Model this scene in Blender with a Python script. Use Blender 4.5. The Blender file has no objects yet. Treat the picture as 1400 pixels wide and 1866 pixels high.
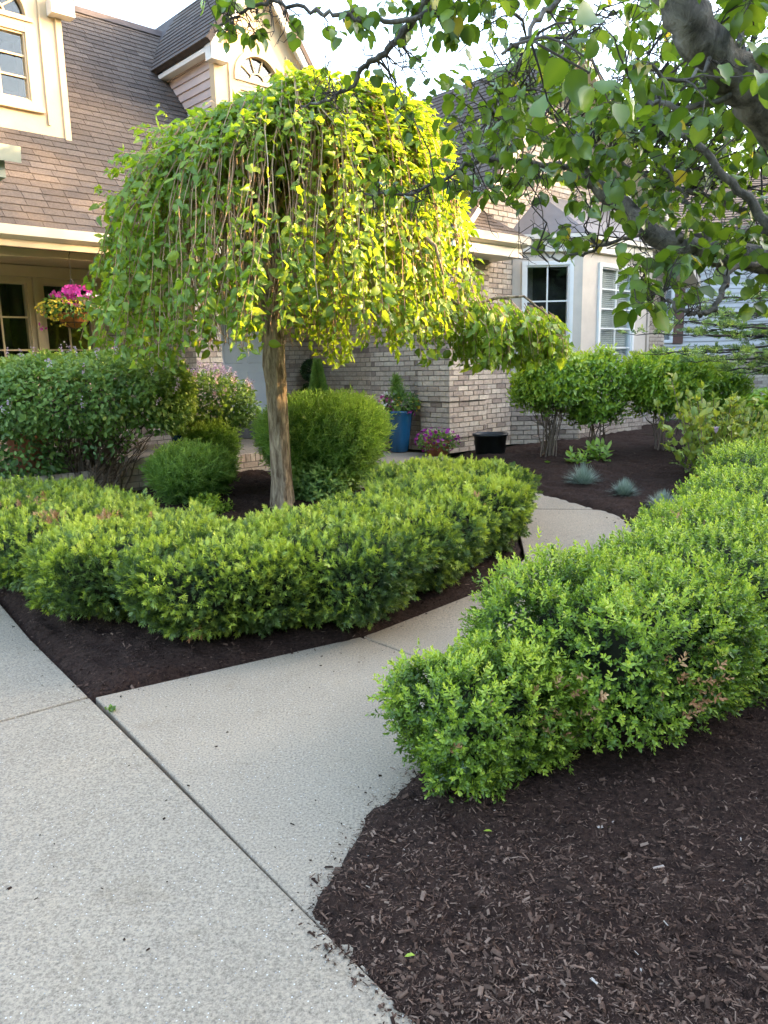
import bpy, bmesh, math, random
import numpy as np
from mathutils import Vector, Matrix

random.seed(11)
rng = np.random.default_rng(11)
S = bpy.context.scene
C = S.collection
R = math.radians

# ------------------------------------------------------------------ camera, sky, sun, exposure
CAM_H, PITCH, ROLL, FPX = 1.55, R(10.9), R(1.2), 1390.0
cd = bpy.data.cameras.new('camera')
cam = bpy.data.objects.new('camera', cd)
C.objects.link(cam)
cam.matrix_world = (Matrix.Translation((0, 0, CAM_H)) @ Matrix.Rotation(math.pi / 2 - PITCH, 4, 'X')
                    @ Matrix.Rotation(-ROLL, 4, 'Z'))
cd.sensor_fit = 'VERTICAL'
cd.sensor_height = 24.0
cd.lens = FPX / 1866 * 24.0
cd.clip_start = 0.05
cd.clip_end = 2000
S.camera = cam

SUN_DIR = Vector((0.97, 0.20, 0)).normalized()          # towards the sun, on the ground
SUN_EL = R(14.0)
w = bpy.data.worlds.new('World')
S.world = w
w.use_nodes = True
wn = w.node_tree
sky = wn.nodes.new('ShaderNodeTexSky')
sky.sky_type = 'NISHITA'
sky.sun_disc = False
sky.sun_elevation = SUN_EL
sky.sun_rotation = math.atan2(SUN_DIR.x, SUN_DIR.y)
sky.air_density = 1.0
sky.dust_density = 3.5
sky.ozone_density = 1.4
wn.nodes['Background'].inputs['Strength'].default_value = 0.15
# thin bright haze of cloud over the whole sky, uneven at large scale
_tc = wn.nodes.new('ShaderNodeTexCoord')
_mp = wn.nodes.new('ShaderNodeMapping')
_mp.inputs['Scale'].default_value = (1.0, 1.0, 2.6)
_ns = wn.nodes.new('ShaderNodeTexNoise')
_ns.inputs['Scale'].default_value = 1.7
_ns.inputs['Detail'].default_value = 5.0
_ns.inputs['Roughness'].default_value = 0.55
_rp = wn.nodes.new('ShaderNodeValToRGB')
_rp.color_ramp.elements[0].position = 0.40
_rp.color_ramp.elements[0].color = (0.0, 0.0, 0.0, 1)
_rp.color_ramp.elements[1].position = 0.72
_rp.color_ramp.elements[1].color = (0.40, 0.40, 0.40, 1)
_mx = wn.nodes.new('ShaderNodeMix')
_mx.data_type = 'RGBA'
_mx.inputs[7].default_value = (1.22, 1.03, 0.86, 1)
wn.links.new(_tc.outputs['Generated'], _mp.inputs[0])
wn.links.new(_mp.outputs[0], _ns.inputs['Vector'])
wn.links.new(_ns.outputs[0], _rp.inputs[0])
wn.links.new(_rp.outputs[0], _mx.inputs[0])
wn.links.new(sky.outputs[0], _mx.inputs[6])
wn.links.new(_mx.outputs[2], wn.nodes['Background'].inputs['Color'])

sd = bpy.data.lights.new('sun', 'SUN')
sd.energy = 2.0
sd.angle = R(0.6)
sd.color = (1.0, 0.66, 0.32)
sun = bpy.data.objects.new('sun', sd)
C.objects.link(sun)
_to_sun = Vector((SUN_DIR.x * math.cos(SUN_EL), SUN_DIR.y * math.cos(SUN_EL), math.sin(SUN_EL)))
sun.rotation_euler = _to_sun.to_track_quat('Z', 'Y').to_euler()
sun.location = (20, 0, 20)

S.view_settings.view_transform = 'Standard'
S.view_settings.look = 'None'
S.view_settings.gamma = 1.0
S.view_settings.use_curve_mapping = False
S.view_settings.exposure = 3.78

# ------------------------------------------------------------------ helpers
def gz(y):
    """height of the ground: flat at the drive, rising gently towards the house"""
    return 0.38 * np.clip((np.asarray(y, float) - 4.3) / 5.1, 0, 1)

def gzf(y):
    return float(gz(y))

def at(px, py, Y):
    """the point of the world that lies at depth Y along the sight line of a photograph position"""
    a, b = px - 700.0, 933.0 - py
    x = a * math.cos(ROLL) + b * math.sin(ROLL)
    y = b * math.cos(ROLL) - a * math.sin(ROLL)
    fy = FPX * math.cos(PITCH) + y * math.sin(PITCH)
    fz = y * math.cos(PITCH) - FPX * math.sin(PITCH)
    return Vector((x / fy * Y, Y, CAM_H + fz / fy * Y))

def proj(P):
    P = np.asarray(P, float)
    z = P[..., 2] - CAM_H
    dep = P[..., 1] * math.cos(PITCH) - z * math.sin(PITCH)
    up = z * math.cos(PITCH) + P[..., 1] * math.sin(PITCH)
    dep = np.where(np.abs(dep) < 1e-6, 1e-6, dep)
    a, b = FPX * P[..., 0] / dep, FPX * up / dep
    return (700 + a * math.cos(ROLL) - b * math.sin(ROLL),
            933 - (b * math.cos(ROLL) + a * math.sin(ROLL)), dep)

def noise3(P, f, seed=0):
    """cheap smooth noise about -1..1, vectorised"""
    r = np.random.default_rng(seed)
    P = np.asarray(P, float)
    out = np.zeros(P.shape[:-1])
    for k in range(5):
        d = r.normal(size=3)
        d /= np.linalg.norm(d)
        d2 = r.normal(size=3)
        d2 /= np.linalg.norm(d2)
        out += np.sin((P @ d) * f * (0.7 + 0.35 * k) + r.uniform(0, 6.28) + 1.3 * np.sin((P @ d2) * f * 0.6 + r.uniform(0, 6.28)))
    return out / 3.2

def np_mesh(name, V, faces, mat=None, tint=None, smooth=False):
    """faces: list of int arrays, each (n,k)"""
    me = bpy.data.meshes.new(name)
    V = np.asarray(V, np.float32)
    me.vertices.add(len(V))
    me.vertices.foreach_set('co', V.ravel())
    faces = [np.asarray(f, np.int32) for f in faces if len(f)]
    nl = sum(f.size for f in faces)
    npl = sum(len(f) for f in faces)
    me.loops.add(nl)
    me.polygons.add(npl)
    me.loops.foreach_set('vertex_index', np.concatenate([f.ravel() for f in faces]))
    starts, s = [], 0
    for f in faces:
        starts.append(s + np.arange(len(f)) * f.shape[1])
        s += f.size
    me.polygons.foreach_set('loop_start', np.concatenate(starts).astype(np.int32))
    if smooth:
        me.polygons.foreach_set('use_smooth', np.ones(npl, bool))
    if tint is not None:
        a = me.attributes.new('tint', 'FLOAT', 'POINT')
        a.data.foreach_set('value', np.asarray(tint, np.float32).ravel())
    me.update(calc_edges=True)
    if mat:
        me.materials.append(mat)
    return me

def link(name, me, parent=None, loc=None, kind=None):
    o = bpy.data.objects.new(name, me)
    C.objects.link(o)
    if parent is not None:
        o.parent = parent
    if loc is not None:
        o.location = loc
    if kind:
        o['kind'] = kind
    return o

def tag(o, label, cat, group=None):
    o['label'] = label
    o['category'] = cat
    if group:
        o['group'] = group
    return o

def thing(name, label, cat, loc=(0, 0, 0), rz=0.0, group=None):
    o = bpy.data.objects.new(name, None)
    o.empty_display_size = 0.2
    C.objects.link(o)
    o.location = loc
    o.rotation_euler = (0, 0, rz)
    return tag(o, label, cat, group)

class MB:
    """collects boxes, tubes and polygons; build() links them as one mesh object"""
    def __init__(self):
        self.v, self.f, self.t = [], [], []

    def add(self, verts, faces, tint=0.5):
        n = len(self.v)
        self.v += [tuple(p) for p in verts]
        self.f += [tuple(i + n for i in f) for f in faces]
        self.t += [tint] * len(verts) if np.isscalar(tint) else list(tint)

    def box(self, x0, x1, y0, y1, z0, z1, tint=0.5):
        self.add([(x0, y0, z0), (x1, y0, z0), (x1, y1, z0), (x0, y1, z0), (x0, y0, z1), (x1, y0, z1), (x1, y1, z1), (x0, y1, z1)],
                 [(0, 3, 2, 1), (4, 5, 6, 7), (0, 1, 5, 4), (1, 2, 6, 5), (2, 3, 7, 6), (3, 0, 4, 7)], tint)

    def obox(self, c, ax, ay, az, tint=0.5):
        c, ax, ay, az = Vector(c), Vector(ax), Vector(ay), Vector(az)
        if ax.cross(ay).dot(az) < 0:
            ay = -ay
        p = []
        for s in (-1, 1):
            p += [c - ax - ay + az * s, c + ax - ay + az * s, c + ax + ay + az * s, c - ax + ay + az * s]
        self.add(p, [(0, 3, 2, 1), (4, 5, 6, 7), (0, 1, 5, 4), (1, 2, 6, 5), (2, 3, 7, 6), (3, 0, 4, 7)], tint)

    def prism(self, poly, off, tint=0.5):
        """closed polygon of 3-D points extruded by the vector off"""
        n = len(poly)
        off = Vector(off)
        a = [Vector(p) for p in poly]
        self.add(a + [p + off for p in a],
                 [tuple(range(n - 1, -1, -1)), tuple(range(n, 2 * n))] + [(i, (i + 1) % n, n + (i + 1) % n, n + i) for i in range(n)], tint)

    def tube(self, pts, rad, sides=6, tint=0.5, cap=True):
        pts = [Vector(p) for p in pts]
        n = len(pts)
        if np.isscalar(rad):
            rad = [rad] * n
        t0 = (pts[1] - pts[0]).normalized()
        ref = Vector((0, 0, 1)) if abs(t0.z) < 0.9 else Vector((1, 0, 0))
        u = t0.cross(ref).normalized()
        vs = []
        for i in range(n):
            t = (pts[min(i + 1, n - 1)] - pts[max(i - 1, 0)])
            t = t.normalized() if t.length > 1e-9 else t0
            u = (u - t * u.dot(t))
            u = u.normalized() if u.length > 1e-6 else t.orthogonal().normalized()
            b = t.cross(u)
            for k in range(sides):
                a = 2 * math.pi * k / sides
                vs.append(pts[i] + (u * math.cos(a) + b * math.sin(a)) * rad[i])
        fs = []
        for i in range(n - 1):
            for k in range(sides):
                k2 = (k + 1) % sides
                fs.append((i * sides + k, i * sides + k2, (i + 1) * sides + k2, (i + 1) * sides + k))
        if cap:
            fs.append(tuple(range(sides - 1, -1, -1)))
            fs.append(tuple((n - 1) * sides + k for k in range(sides)))
        self.add(vs, fs, tint)

    def lathe(self, c, prof, sides=24, tint=0.5):
        """prof: (r,z) list, bottom to top along the outside; may come back down inside"""
        vs, fs = [], []
        for r, z in prof:
            for k in range(sides):
                a = 2 * math.pi * k / sides
                vs.append((c[0] + r * math.cos(a), c[1] + r * math.sin(a), c[2] + z))
        for i in range(len(prof) - 1):
            for k in range(sides):
                k2 = (k + 1) % sides
                fs.append((i * sides + k, i * sides + k2, (i + 1) * sides + k2, (i + 1) * sides + k))
        fs.append(tuple(range(sides - 1, -1, -1)))
        fs.append(tuple((len(prof) - 1) * sides + k for k in range(sides)))
        self.add(vs, fs, tint)

    def mesh(self, name, mat, smooth=False):
        me = bpy.data.meshes.new(name)
        me.from_pydata(self.v, [], self.f)
        a = me.attributes.new('tint', 'FLOAT', 'POINT')
        a.data.foreach_set('value', np.asarray(self.t, np.float32))
        if smooth:
            me.polygons.foreach_set('use_smooth', np.ones(len(me.polygons), bool))
        me.update()
        if mat:
            me.materials.append(mat)
        return me

    def build(self, name, mat, parent=None, smooth=False, kind=None, bevel=0):
        o = link(name, self.mesh(name, mat, smooth), parent, kind=kind)
        if bevel:
            m = o.modifiers.new('bevel', 'BEVEL')
            m.width = bevel
            m.segments = 2
            m.limit_method = 'ANGLE'
        return o

# ------------------------------------------------------------------ materials
def mat_new(name):
    m = bpy.data.materials.new(name)
    m.use_nodes = True
    return m, m.node_tree, m.node_tree.nodes['Principled BSDF']

def N(nt, typ, **kw):
    n = nt.nodes.new(typ)
    for k, v in kw.items():
        if k in ('ins',):
            for a, b in v.items():
                n.inputs[a].default_value = b
        else:
            setattr(n, k, v)
    return n

def ramp(nt, stops, interp='LINEAR'):
    r = nt.nodes.new('ShaderNodeValToRGB')
    r.color_ramp.interpolation = interp
    els = r.color_ramp.elements
    while len(els) < len(stops):
        els.new(0.5)
    for e, (p, c) in zip(els, stops):
        e.position = p
        e.color = (*c, 1) if len(c) == 3 else c
    return r

def mixc(nt, fac, a, b, mode='MIX'):
    m = nt.nodes.new('ShaderNodeMix')
    m.data_type = 'RGBA'
    m.blend_type = mode
    for sock, val in ((m.inputs[0], fac), (m.inputs[6], a), (m.inputs[7], b)):
        if hasattr(val, 'is_linked') or hasattr(val, 'links'):
            nt.links.new(val, sock)
        elif np.isscalar(val):
            sock.default_value = val
        else:
            sock.default_value = (*val, 1)
    return m.outputs[2]

def leaf_mat(name, stops, rough=0.45, transl=0.35, tcol=None, spec=0.5):
    """leaf colour by each leaf's own tint; light also passes through"""
    m, nt, b = mat_new(name)
    at_ = N(nt, 'ShaderNodeAttribute', attribute_name='tint')
    r = ramp(nt, stops)
    nt.links.new(at_.outputs['Fac'], r.inputs[0])
    nt.links.new(r.outputs[0], b.inputs['Base Color'])
    b.inputs['Roughness'].default_value = rough
    b.inputs['Specular IOR Level'].default_value = spec
    tr = N(nt, 'ShaderNodeBsdfTranslucent')
    k = mixc(nt, 1.0, r.outputs[0], tcol or (1.5, 1.45, 0.6), 'MULTIPLY')
    nt.links.new(k, tr.inputs['Color'])
    ms = N(nt, 'ShaderNodeMixShader')
    ms.inputs[0].default_value = transl
    nt.links.new(b.outputs[0], ms.inputs[1])
    nt.links.new(tr.outputs[0], ms.inputs[2])
    nt.links.new(ms.outputs[0], nt.nodes['Material Output'].inputs['Surface'])
    return m

def plain_mat(name, col, rough=0.6, var=0.12, scale=6.0, bump=0.0, bscale=60.0, spec=0.4, metal=0.0, stretch=None, tint=0.0, tintcol=None):
    """a colour with soft mottling and fine relief"""
    m, nt, b = mat_new(name)
    tc = N(nt, 'ShaderNodeTexCoord')
    src = tc.outputs['Object']
    if stretch:
        mp = N(nt, 'ShaderNodeMapping')
        mp.inputs['Scale'].default_value = stretch
        nt.links.new(src, mp.inputs[0])
        src = mp.outputs[0]
    n1 = N(nt, 'ShaderNodeTexNoise', ins={'Scale': scale, 'Detail': 6.0, 'Roughness': 0.6})
    nt.links.new(src, n1.inputs['Vector'])
    d = tuple(c * (1 - var * 1.6) for c in col)
    l = tuple(min(1, c * (1 + var)) for c in col)
    r = ramp(nt, [(0.3, d), (0.7, l)])
    nt.links.new(n1.outputs[0], r.inputs[0])
    out = r.outputs[0]
    if tint:
        a = N(nt, 'ShaderNodeAttribute', attribute_name='tint')
        r2 = ramp(nt, [(0.0, tuple(1 - tint for _ in range(3))), (1.0, tintcol or (1 + tint,) * 3)])
        nt.links.new(a.outputs['Fac'], r2.inputs[0])
        out = mixc(nt, 1.0, out, r2.outputs[0], 'MULTIPLY')
    nt.links.new(out, b.inputs['Base Color'])
    b.inputs['Roughness'].default_value = rough
    b.inputs['Specular IOR Level'].default_value = spec
    b.inputs['Metallic'].default_value = metal
    if bump:
        n2 = N(nt, 'ShaderNodeTexNoise', ins={'Scale': bscale, 'Detail': 5.0, 'Roughness': 0.65})
        nt.links.new(src, n2.inputs['Vector'])
        bp = N(nt, 'ShaderNodeBump', ins={'Strength': bump, 'Distance': 0.02})
        nt.links.new(n2.outputs[0], bp.inputs['Height'])
        nt.links.new(bp.outputs[0], b.inputs['Normal'])
    return m

def tint_mat(name, stops, rough=0.8, nscale=30.0, namt=0.25, bump=0.3, bscale=120.0, spec=0.3, stretch=None):
    """colour of each piece by its tint, with grain inside the piece"""
    m, nt, b = mat_new(name)
    a = N(nt, 'ShaderNodeAttribute', attribute_name='tint')
    r = ramp(nt, stops)
    nt.links.new(a.outputs['Fac'], r.inputs[0])
    tc = N(nt, 'ShaderNodeTexCoord')
    geo = N(nt, 'ShaderNodeNewGeometry')
    src = geo.outputs['Position']
    if stretch:
        mp = N(nt, 'ShaderNodeMapping')
        mp.inputs['Scale'].default_value = stretch
        nt.links.new(src, mp.inputs[0])
        src = mp.outputs[0]
    n1 = N(nt, 'ShaderNodeTexNoise', ins={'Scale': nscale, 'Detail': 5.0, 'Roughness': 0.7})
    nt.links.new(src, n1.inputs['Vector'])
    r2 = ramp(nt, [(0.25, (1 - namt,) * 3), (0.75, (1 + namt * 0.8,) * 3)])
    nt.links.new(n1.outputs[0], r2.inputs[0])
    nt.links.new(mixc(nt, 1.0, r.outputs[0], r2.outputs[0], 'MULTIPLY'), b.inputs['Base Color'])
    b.inputs['Roughness'].default_value = rough
    b.inputs['Specular IOR Level'].default_value = spec
    n2 = N(nt, 'ShaderNodeTexNoise', ins={'Scale': bscale, 'Detail': 4.0, 'Roughness': 0.7})
    nt.links.new(src, n2.inputs['Vector'])
    bp = N(nt, 'ShaderNodeBump', ins={'Strength': bump, 'Distance': 0.01})
    nt.links.new(n2.outputs[0], bp.inputs['Height'])
    nt.links.new(bp.outputs[0], b.inputs['Normal'])
    return m

def concrete_mat(name, base, warm):
    """sand-finished concrete: pale and dark grains, broad stains, tiny pits"""
    m, nt, b = mat_new(name)
    geo = N(nt, 'ShaderNodeNewGeometry')
    P = geo.outputs['Position']
    big = N(nt, 'ShaderNodeTexNoise', ins={'Scale': 1.3, 'Detail': 7.0, 'Roughness': 0.62})
    nt.links.new(P, big.inputs['Vector'])
    r1 = ramp(nt, [(0.3, tuple(c * 0.90 for c in base)), (0.55, base), (0.75, warm)])
    nt.links.new(big.outputs[0], r1.inputs[0])
    fine = N(nt, 'ShaderNodeTexNoise', ins={'Scale': 105.0, 'Detail': 5.0, 'Roughness': 0.75})
    nt.links.new(P, fine.inputs['Vector'])
    r2 = ramp(nt, [(0.28, (0.36, 0.36, 0.37)), (0.5, (1.0, 1.0, 1.0)), (0.72, (1.55, 1.52, 1.46))])
    nt.links.new(fine.outputs[0], r2.inputs[0])
    c = mixc(nt, 1.0, r1.outputs[0], r2.outputs[0], 'MULTIPLY')
    vor = N(nt, 'ShaderNodeTexVoronoi', ins={'Scale': 95.0, 'Randomness': 1.0})
    nt.links.new(P, vor.inputs['Vector'])
    st = N(nt, 'ShaderNodeTexNoise', ins={'Scale': 4.5, 'Detail': 8.0, 'Roughness': 0.72, 'Distortion': 0.6})
    nt.links.new(P, st.inputs['Vector'])
    r4 = ramp(nt, [(0.28, (0.84, 0.82, 0.79)), (0.44, (1.0, 1.0, 1.0)), (0.62, (1.0, 1.0, 1.0)), (0.78, (1.09, 1.06, 1.0))])
    nt.links.new(st.outputs[0], r4.inputs[0])
    c = mixc(nt, 1.0, c, r4.outputs[0], 'MULTIPLY')
    lt = N(nt, 'ShaderNodeMath', operation='LESS_THAN', ins={1: 0.2})
    nt.links.new(vor.outputs['Distance'], lt.inputs[0])
    sep = N(nt, 'ShaderNodeSeparateColor')
    nt.links.new(vor.outputs['Color'], sep.inputs[0])
    gt = N(nt, 'ShaderNodeMath', operation='GREATER_THAN', ins={1: 0.72})
    nt.links.new(sep.outputs[0], gt.inputs[0])
    mu = N(nt, 'ShaderNodeMath', operation='MULTIPLY')
    nt.links.new(lt.outputs[0], mu.inputs[0])
    nt.links.new(gt.outputs[0], mu.inputs[1])
    r3 = ramp(nt, [(0.0, (0.16, 0.15, 0.14)), (0.45, (0.3, 0.29, 0.27)), (0.6, (0.58, 0.55, 0.49)), (1, (0.62, 0.60, 0.55))], 'CONSTANT')
    nt.links.new(sep.outputs[1], r3.inputs[0])
    c = mixc(nt, mu.outputs[0], c, r3.outputs[0])
    nt.links.new(c, b.inputs['Base Color'])
    b.inputs['Roughness'].default_value = 0.9
    b.inputs['Specular IOR Level'].default_value = 0.2
    bp = N(nt, 'ShaderNodeBump', ins={'Strength': 0.35, 'Distance': 0.004})
    nt.links.new(fine.outputs[0], bp.inputs['Height'])
    nt.links.new(bp.outputs[0], b.inputs['Normal'])
    return m

def glass_mat(name):
    m, nt, b = mat_new(name)
    gl = N(nt, 'ShaderNodeBsdfGlossy', ins={'Roughness': 0.02})
    gl.inputs['Color'].default_value = (0.95, 0.97, 1.0, 1)
    tr = N(nt, 'ShaderNodeBsdfTransparent')
    tr.inputs['Color'].default_value = (0.92, 0.95, 0.95, 1)
    fr0 = N(nt, 'ShaderNodeFresnel', ins={'IOR': 1.7})
    ge = N(nt, 'ShaderNodeNewGeometry')
    inv_ = N(nt, 'ShaderNodeMath', operation='SUBTRACT', ins={0: 1.0})
    nt.links.new(ge.outputs['Backfacing'], inv_.inputs[1])
    fr = N(nt, 'ShaderNodeMath', operation='MULTIPLY')
    nt.links.new(fr0.outputs[0], fr.inputs[0])
    nt.links.new(inv_.outputs[0], fr.inputs[1])
    ms = N(nt, 'ShaderNodeMixShader')
    nt.links.new(fr.outputs[0], ms.inputs[0])
    nt.links.new(tr.outputs[0], ms.inputs[1])
    nt.links.new(gl.outputs[0], ms.inputs[2])
    nt.links.new(ms.outputs[0], nt.nodes['Material Output'].inputs['Surface'])
    return m

def bark_mat(name, dark, light, scale=14.0, stretch=(1, 1, 0.18), bump=0.9):
    m, nt, b = mat_new(name)
    tc = N(nt, 'ShaderNodeTexCoord')
    mp = N(nt, 'ShaderNodeMapping')
    mp.inputs['Scale'].default_value = stretch
    nt.links.new(tc.outputs['Object'], mp.inputs[0])
    n1 = N(nt, 'ShaderNodeTexNoise', ins={'Scale': scale, 'Detail': 6.0, 'Roughness': 0.65, 'Distortion': 0.4})
    nt.links.new(mp.outputs[0], n1.inputs['Vector'])
    r = ramp(nt, [(0.36, dark), (0.52, tuple((a + c) / 2 for a, c in zip(dark, light))), (0.66, light)])
    nt.links.new(n1.outputs[0], r.inputs[0])
    nt.links.new(r.outputs[0], b.inputs['Base Color'])
    b.inputs['Roughness'].default_value = 0.9
    b.inputs['Specular IOR Level'].default_value = 0.2
    bp = N(nt, 'ShaderNodeBump', ins={'Strength': bump, 'Distance': 0.03})
    nt.links.new(n1.outputs[0], bp.inputs['Height'])
    nt.links.new(bp.outputs[0], b.inputs['Normal'])
    return m

M = {}
M['concrete'] = concrete_mat('concrete', (0.318, 0.259, 0.187), (0.338, 0.271, 0.190))
M['concrete_drive'] = concrete_mat('concrete_drive', (0.300, 0.246, 0.178), (0.322, 0.259, 0.182))
M['soil'] = plain_mat('soil', (0.03, 0.02, 0.016), 0.95, 0.3, 12, 0.6, 70)
M['lawn'] = plain_mat('lawn', (0.06, 0.10, 0.03), 0.9, 0.3, 3, 0.5, 60)
M['mulch'] = plain_mat('mulch', (0.044, 0.0245, 0.0170), 0.93, 0.45, 55, 0.9, 150, spec=0.15)
M['chip'] = tint_mat('chip', [(0, (0.012, 0.0065, 0.005)), (0.35, (0.042, 0.024, 0.0165)), (0.75, (0.112, 0.068, 0.047)), (0.95, (0.21, 0.14, 0.10)), (1, (0.40, 0.34, 0.28))], 0.9, 60, 0.3, 0.3, 200, spec=0.12)
M['brick'] = tint_mat('brick', [(0, (0.22, 0.17, 0.14)), (0.3, (0.42, 0.33, 0.26)), (0.6, (0.52, 0.425, 0.335)), (1, (0.62, 0.525, 0.415))], 0.9, 26, 0.3, 0.5, 130)
M['mortar'] = plain_mat('mortar', (0.25, 0.21, 0.175), 0.95, 0.2, 20, 0.5, 150)
M['shingle'] = tint_mat('shingle', [(0, (0.072, 0.057, 0.048)), (0.5, (0.105, 0.083, 0.068)), (1, (0.145, 0.115, 0.094))], 0.95, 45, 0.4, 0.8, 260)
M['roof_deck'] = plain_mat('roof_deck', (0.07, 0.055, 0.05), 0.95, 0.2, 8)
M['cream'] = plain_mat('cream', (0.57, 0.425, 0.255), 0.7, 0.06, 3, 0.12, 40)
M['trim'] = plain_mat('trim', (0.72, 0.67, 0.585), 0.6, 0.05, 3, 0.06, 30)
M['taupe'] = plain_mat('taupe', (0.60, 0.53, 0.45), 0.7, 0.06, 4, 0.1, 40)
M['white'] = plain_mat('white_paint', (0.80, 0.79, 0.76), 0.5, 0.04, 5)
M['door'] = plain_mat('door_paint', (0.74, 0.75, 0.75), 0.5, 0.03, 4)
M['siding_tan'] = tint_mat('siding_tan', [(0, (0.46, 0.36, 0.31)), (1, (0.56, 0.45, 0.39))], 0.7, 5, 0.06, 0.08, 60)
M['siding'] = tint_mat('siding_grey', [(0, (0.56, 0.54, 0.52)), (1, (0.68, 0.66, 0.63))], 0.7, 5, 0.06, 0.08, 60)
M['shutter'] = plain_mat('shutter', (0.16, 0.085, 0.06), 0.7, 0.1, 8)
M['bay_roof'] = plain_mat('bay_roof', (0.17, 0.155, 0.15), 0.55, 0.12, 4, 0.1, 60)
M['room'] = plain_mat('room', (0.035, 0.033, 0.03), 0.9, 0.3, 2)
M['blind'] = tint_mat('blind', [(0, (0.40, 0.38, 0.35)), (1, (0.55, 0.53, 0.49))], 0.6, 20, 0.1, 0.05)
M['glass'] = glass_mat('glass')
M['mulberry_bark'] = bark_mat('mulberry_bark', (0.13, 0.085, 0.05), (0.50, 0.38, 0.25), 30, (1, 1, 0.2), 1.0)
M['twig'] = tint_mat('twig', [(0, (0.15, 0.085, 0.05)), (0.6, (0.38, 0.23, 0.13)), (1, (0.52, 0.37, 0.24))], 0.8, 40, 0.2)
M['pear_bark'] = bark_mat('pear_bark', (0.05, 0.043, 0.036), (0.21, 0.185, 0.15), 22, (1, 1, 0.6), 0.7)
M['dark_twig'] = tint_mat('dark_twig', [(0, (0.028, 0.022, 0.018)), (1, (0.085, 0.066, 0.052))], 0.85, 40, 0.2)
M['shrub_twig'] = tint_mat('shrub_twig', [(0, (0.07, 0.05, 0.035)), (1, (0.24, 0.18, 0.13))], 0.85, 40, 0.25)
M['mulberry_leaf'] = leaf_mat('mulberry_leaf', [(0, (0.060, 0.125, 0.018)), (0.5, (0.145, 0.25, 0.030)), (1, (0.32, 0.42, 0.05))], 0.42, 0.48, (2.1, 1.75, 0.5))
M['pear_leaf'] = leaf_mat('pear_leaf', [(0, (0.045, 0.095, 0.014)), (0.5, (0.125, 0.205, 0.026)), (0.85, (0.24, 0.32, 0.04)), (1, (0.40, 0.33, 0.06))], 0.32, 0.46, (1.55, 1.45, 0.5), 0.6)
M['yew'] = leaf_mat('yew_needle', [(0, (0.030, 0.068, 0.022)), (0.4, (0.115, 0.185, 0.036)), (0.75, (0.33, 0.42, 0.045)), (1, (0.48, 0.54, 0.08))], 0.45, 0.25)
M['box'] = leaf_mat('boxwood_leaf', [(0, (0.038, 0.085, 0.018)), (0.4, (0.14, 0.235, 0.028)), (0.75, (0.33, 0.45, 0.05)), (1, (0.50, 0.57, 0.085))], 0.38, 0.34, spec=0.5)
M['dry'] = leaf_mat('dry_leaf', [(0, (0.36, 0.17, 0.07)), (1, (0.56, 0.34, 0.17))], 0.8, 0.2, (1.1, 1, 0.8))
M['lilac'] = leaf_mat('lilac_leaf', [(0, (0.060, 0.13, 0.035)), (0.5, (0.19, 0.31, 0.075)), (1, (0.40, 0.50, 0.13))], 0.48, 0.36)
M['lilac_flower'] = leaf_mat('lilac_flower', [(0, (0.55, 0.38, 0.50)), (1, (0.80, 0.66, 0.74))], 0.7, 0.3, (1.1, 1, 1.05))
M['spirea'] = leaf_mat('spirea_leaf', [(0, (0.060, 0.135, 0.030)), (0.5, (0.165, 0.30, 0.055)), (1, (0.36, 0.50, 0.11))], 0.5, 0.35)
M['euonymus'] = leaf_mat('euonymus_leaf', [(0, (0.07, 0.155, 0.022)), (0.5, (0.20, 0.34, 0.035)), (1, (0.44, 0.52, 0.06))], 0.4, 0.32)
M['magnolia'] = leaf_mat('magnolia_leaf', [(0, (0.11, 0.19, 0.03)), (0.5, (0.24, 0.32, 0.05)), (1, (0.42, 0.40, 0.09))], 0.4, 0.35)
M['fescue'] = leaf_mat('fescue_blade', [(0, (0.17, 0.24, 0.18)), (1, (0.42, 0.50, 0.40))], 0.6, 0.2, (1, 1, 1))
M['pine'] = leaf_mat('pine_needle', [(0, (0.06, 0.12, 0.045)), (0.6, (0.18, 0.27, 0.08)), (1, (0.38, 0.47, 0.14))], 0.5, 0.25)
M['conifer'] = leaf_mat('conifer_leaf', [(0, (0.02, 0.05, 0.018)), (1, (0.08, 0.14, 0.04))], 0.6, 0.15)
M['magenta'] = leaf_mat('magenta_petal', [(0, (0.55, 0.03, 0.30)), (1, (0.80, 0.12, 0.50))], 0.6, 0.35, (1.1, 1, 1.05))
M['purple'] = leaf_mat('purple_petal', [(0, (0.20, 0.015, 0.16)), (1, (0.42, 0.04, 0.32))], 0.6, 0.3, (1.1, 1, 1.05))
M['yellow'] = leaf_mat('yellow_petal', [(0, (0.75, 0.50, 0.03)), (1, (0.85, 0.72, 0.10))], 0.6, 0.35, (1.1, 1, 0.7))
M['pale_petal'] = leaf_mat('pale_petal', [(0, (0.80, 0.62, 0.62)), (1, (0.85, 0.80, 0.70))], 0.6, 0.35, (1, 1, 1))
M['blue_glaze'] = plain_mat('blue_glaze', (0.015, 0.10, 0.21), 0.18, 0.3, 5, 0.1, 20, spec=0.6, stretch=(1, 1, 0.25))
M['black_plastic'] = plain_mat('black_plastic', (0.016, 0.018, 0.018), 0.42, 0.3, 9)
M['coir'] = plain_mat('coir', (0.42, 0.15, 0.04), 0.95, 0.25, 40, 0.8, 180)
M['terracotta'] = plain_mat('terracotta', (0.40, 0.15, 0.08), 0.85, 0.15, 9, 0.2, 80)
M['gutter'] = plain_mat('gutter_metal', (0.66, 0.60, 0.50), 0.45, 0.05, 4)
M['gutter_green'] = plain_mat('gutter_weathered', (0.36, 0.36, 0.27), 0.6, 0.1, 4)
M['wire'] = plain_mat('wire', (0.03, 0.03, 0.03), 0.4, 0.1, 9, metal=0.6)
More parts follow.
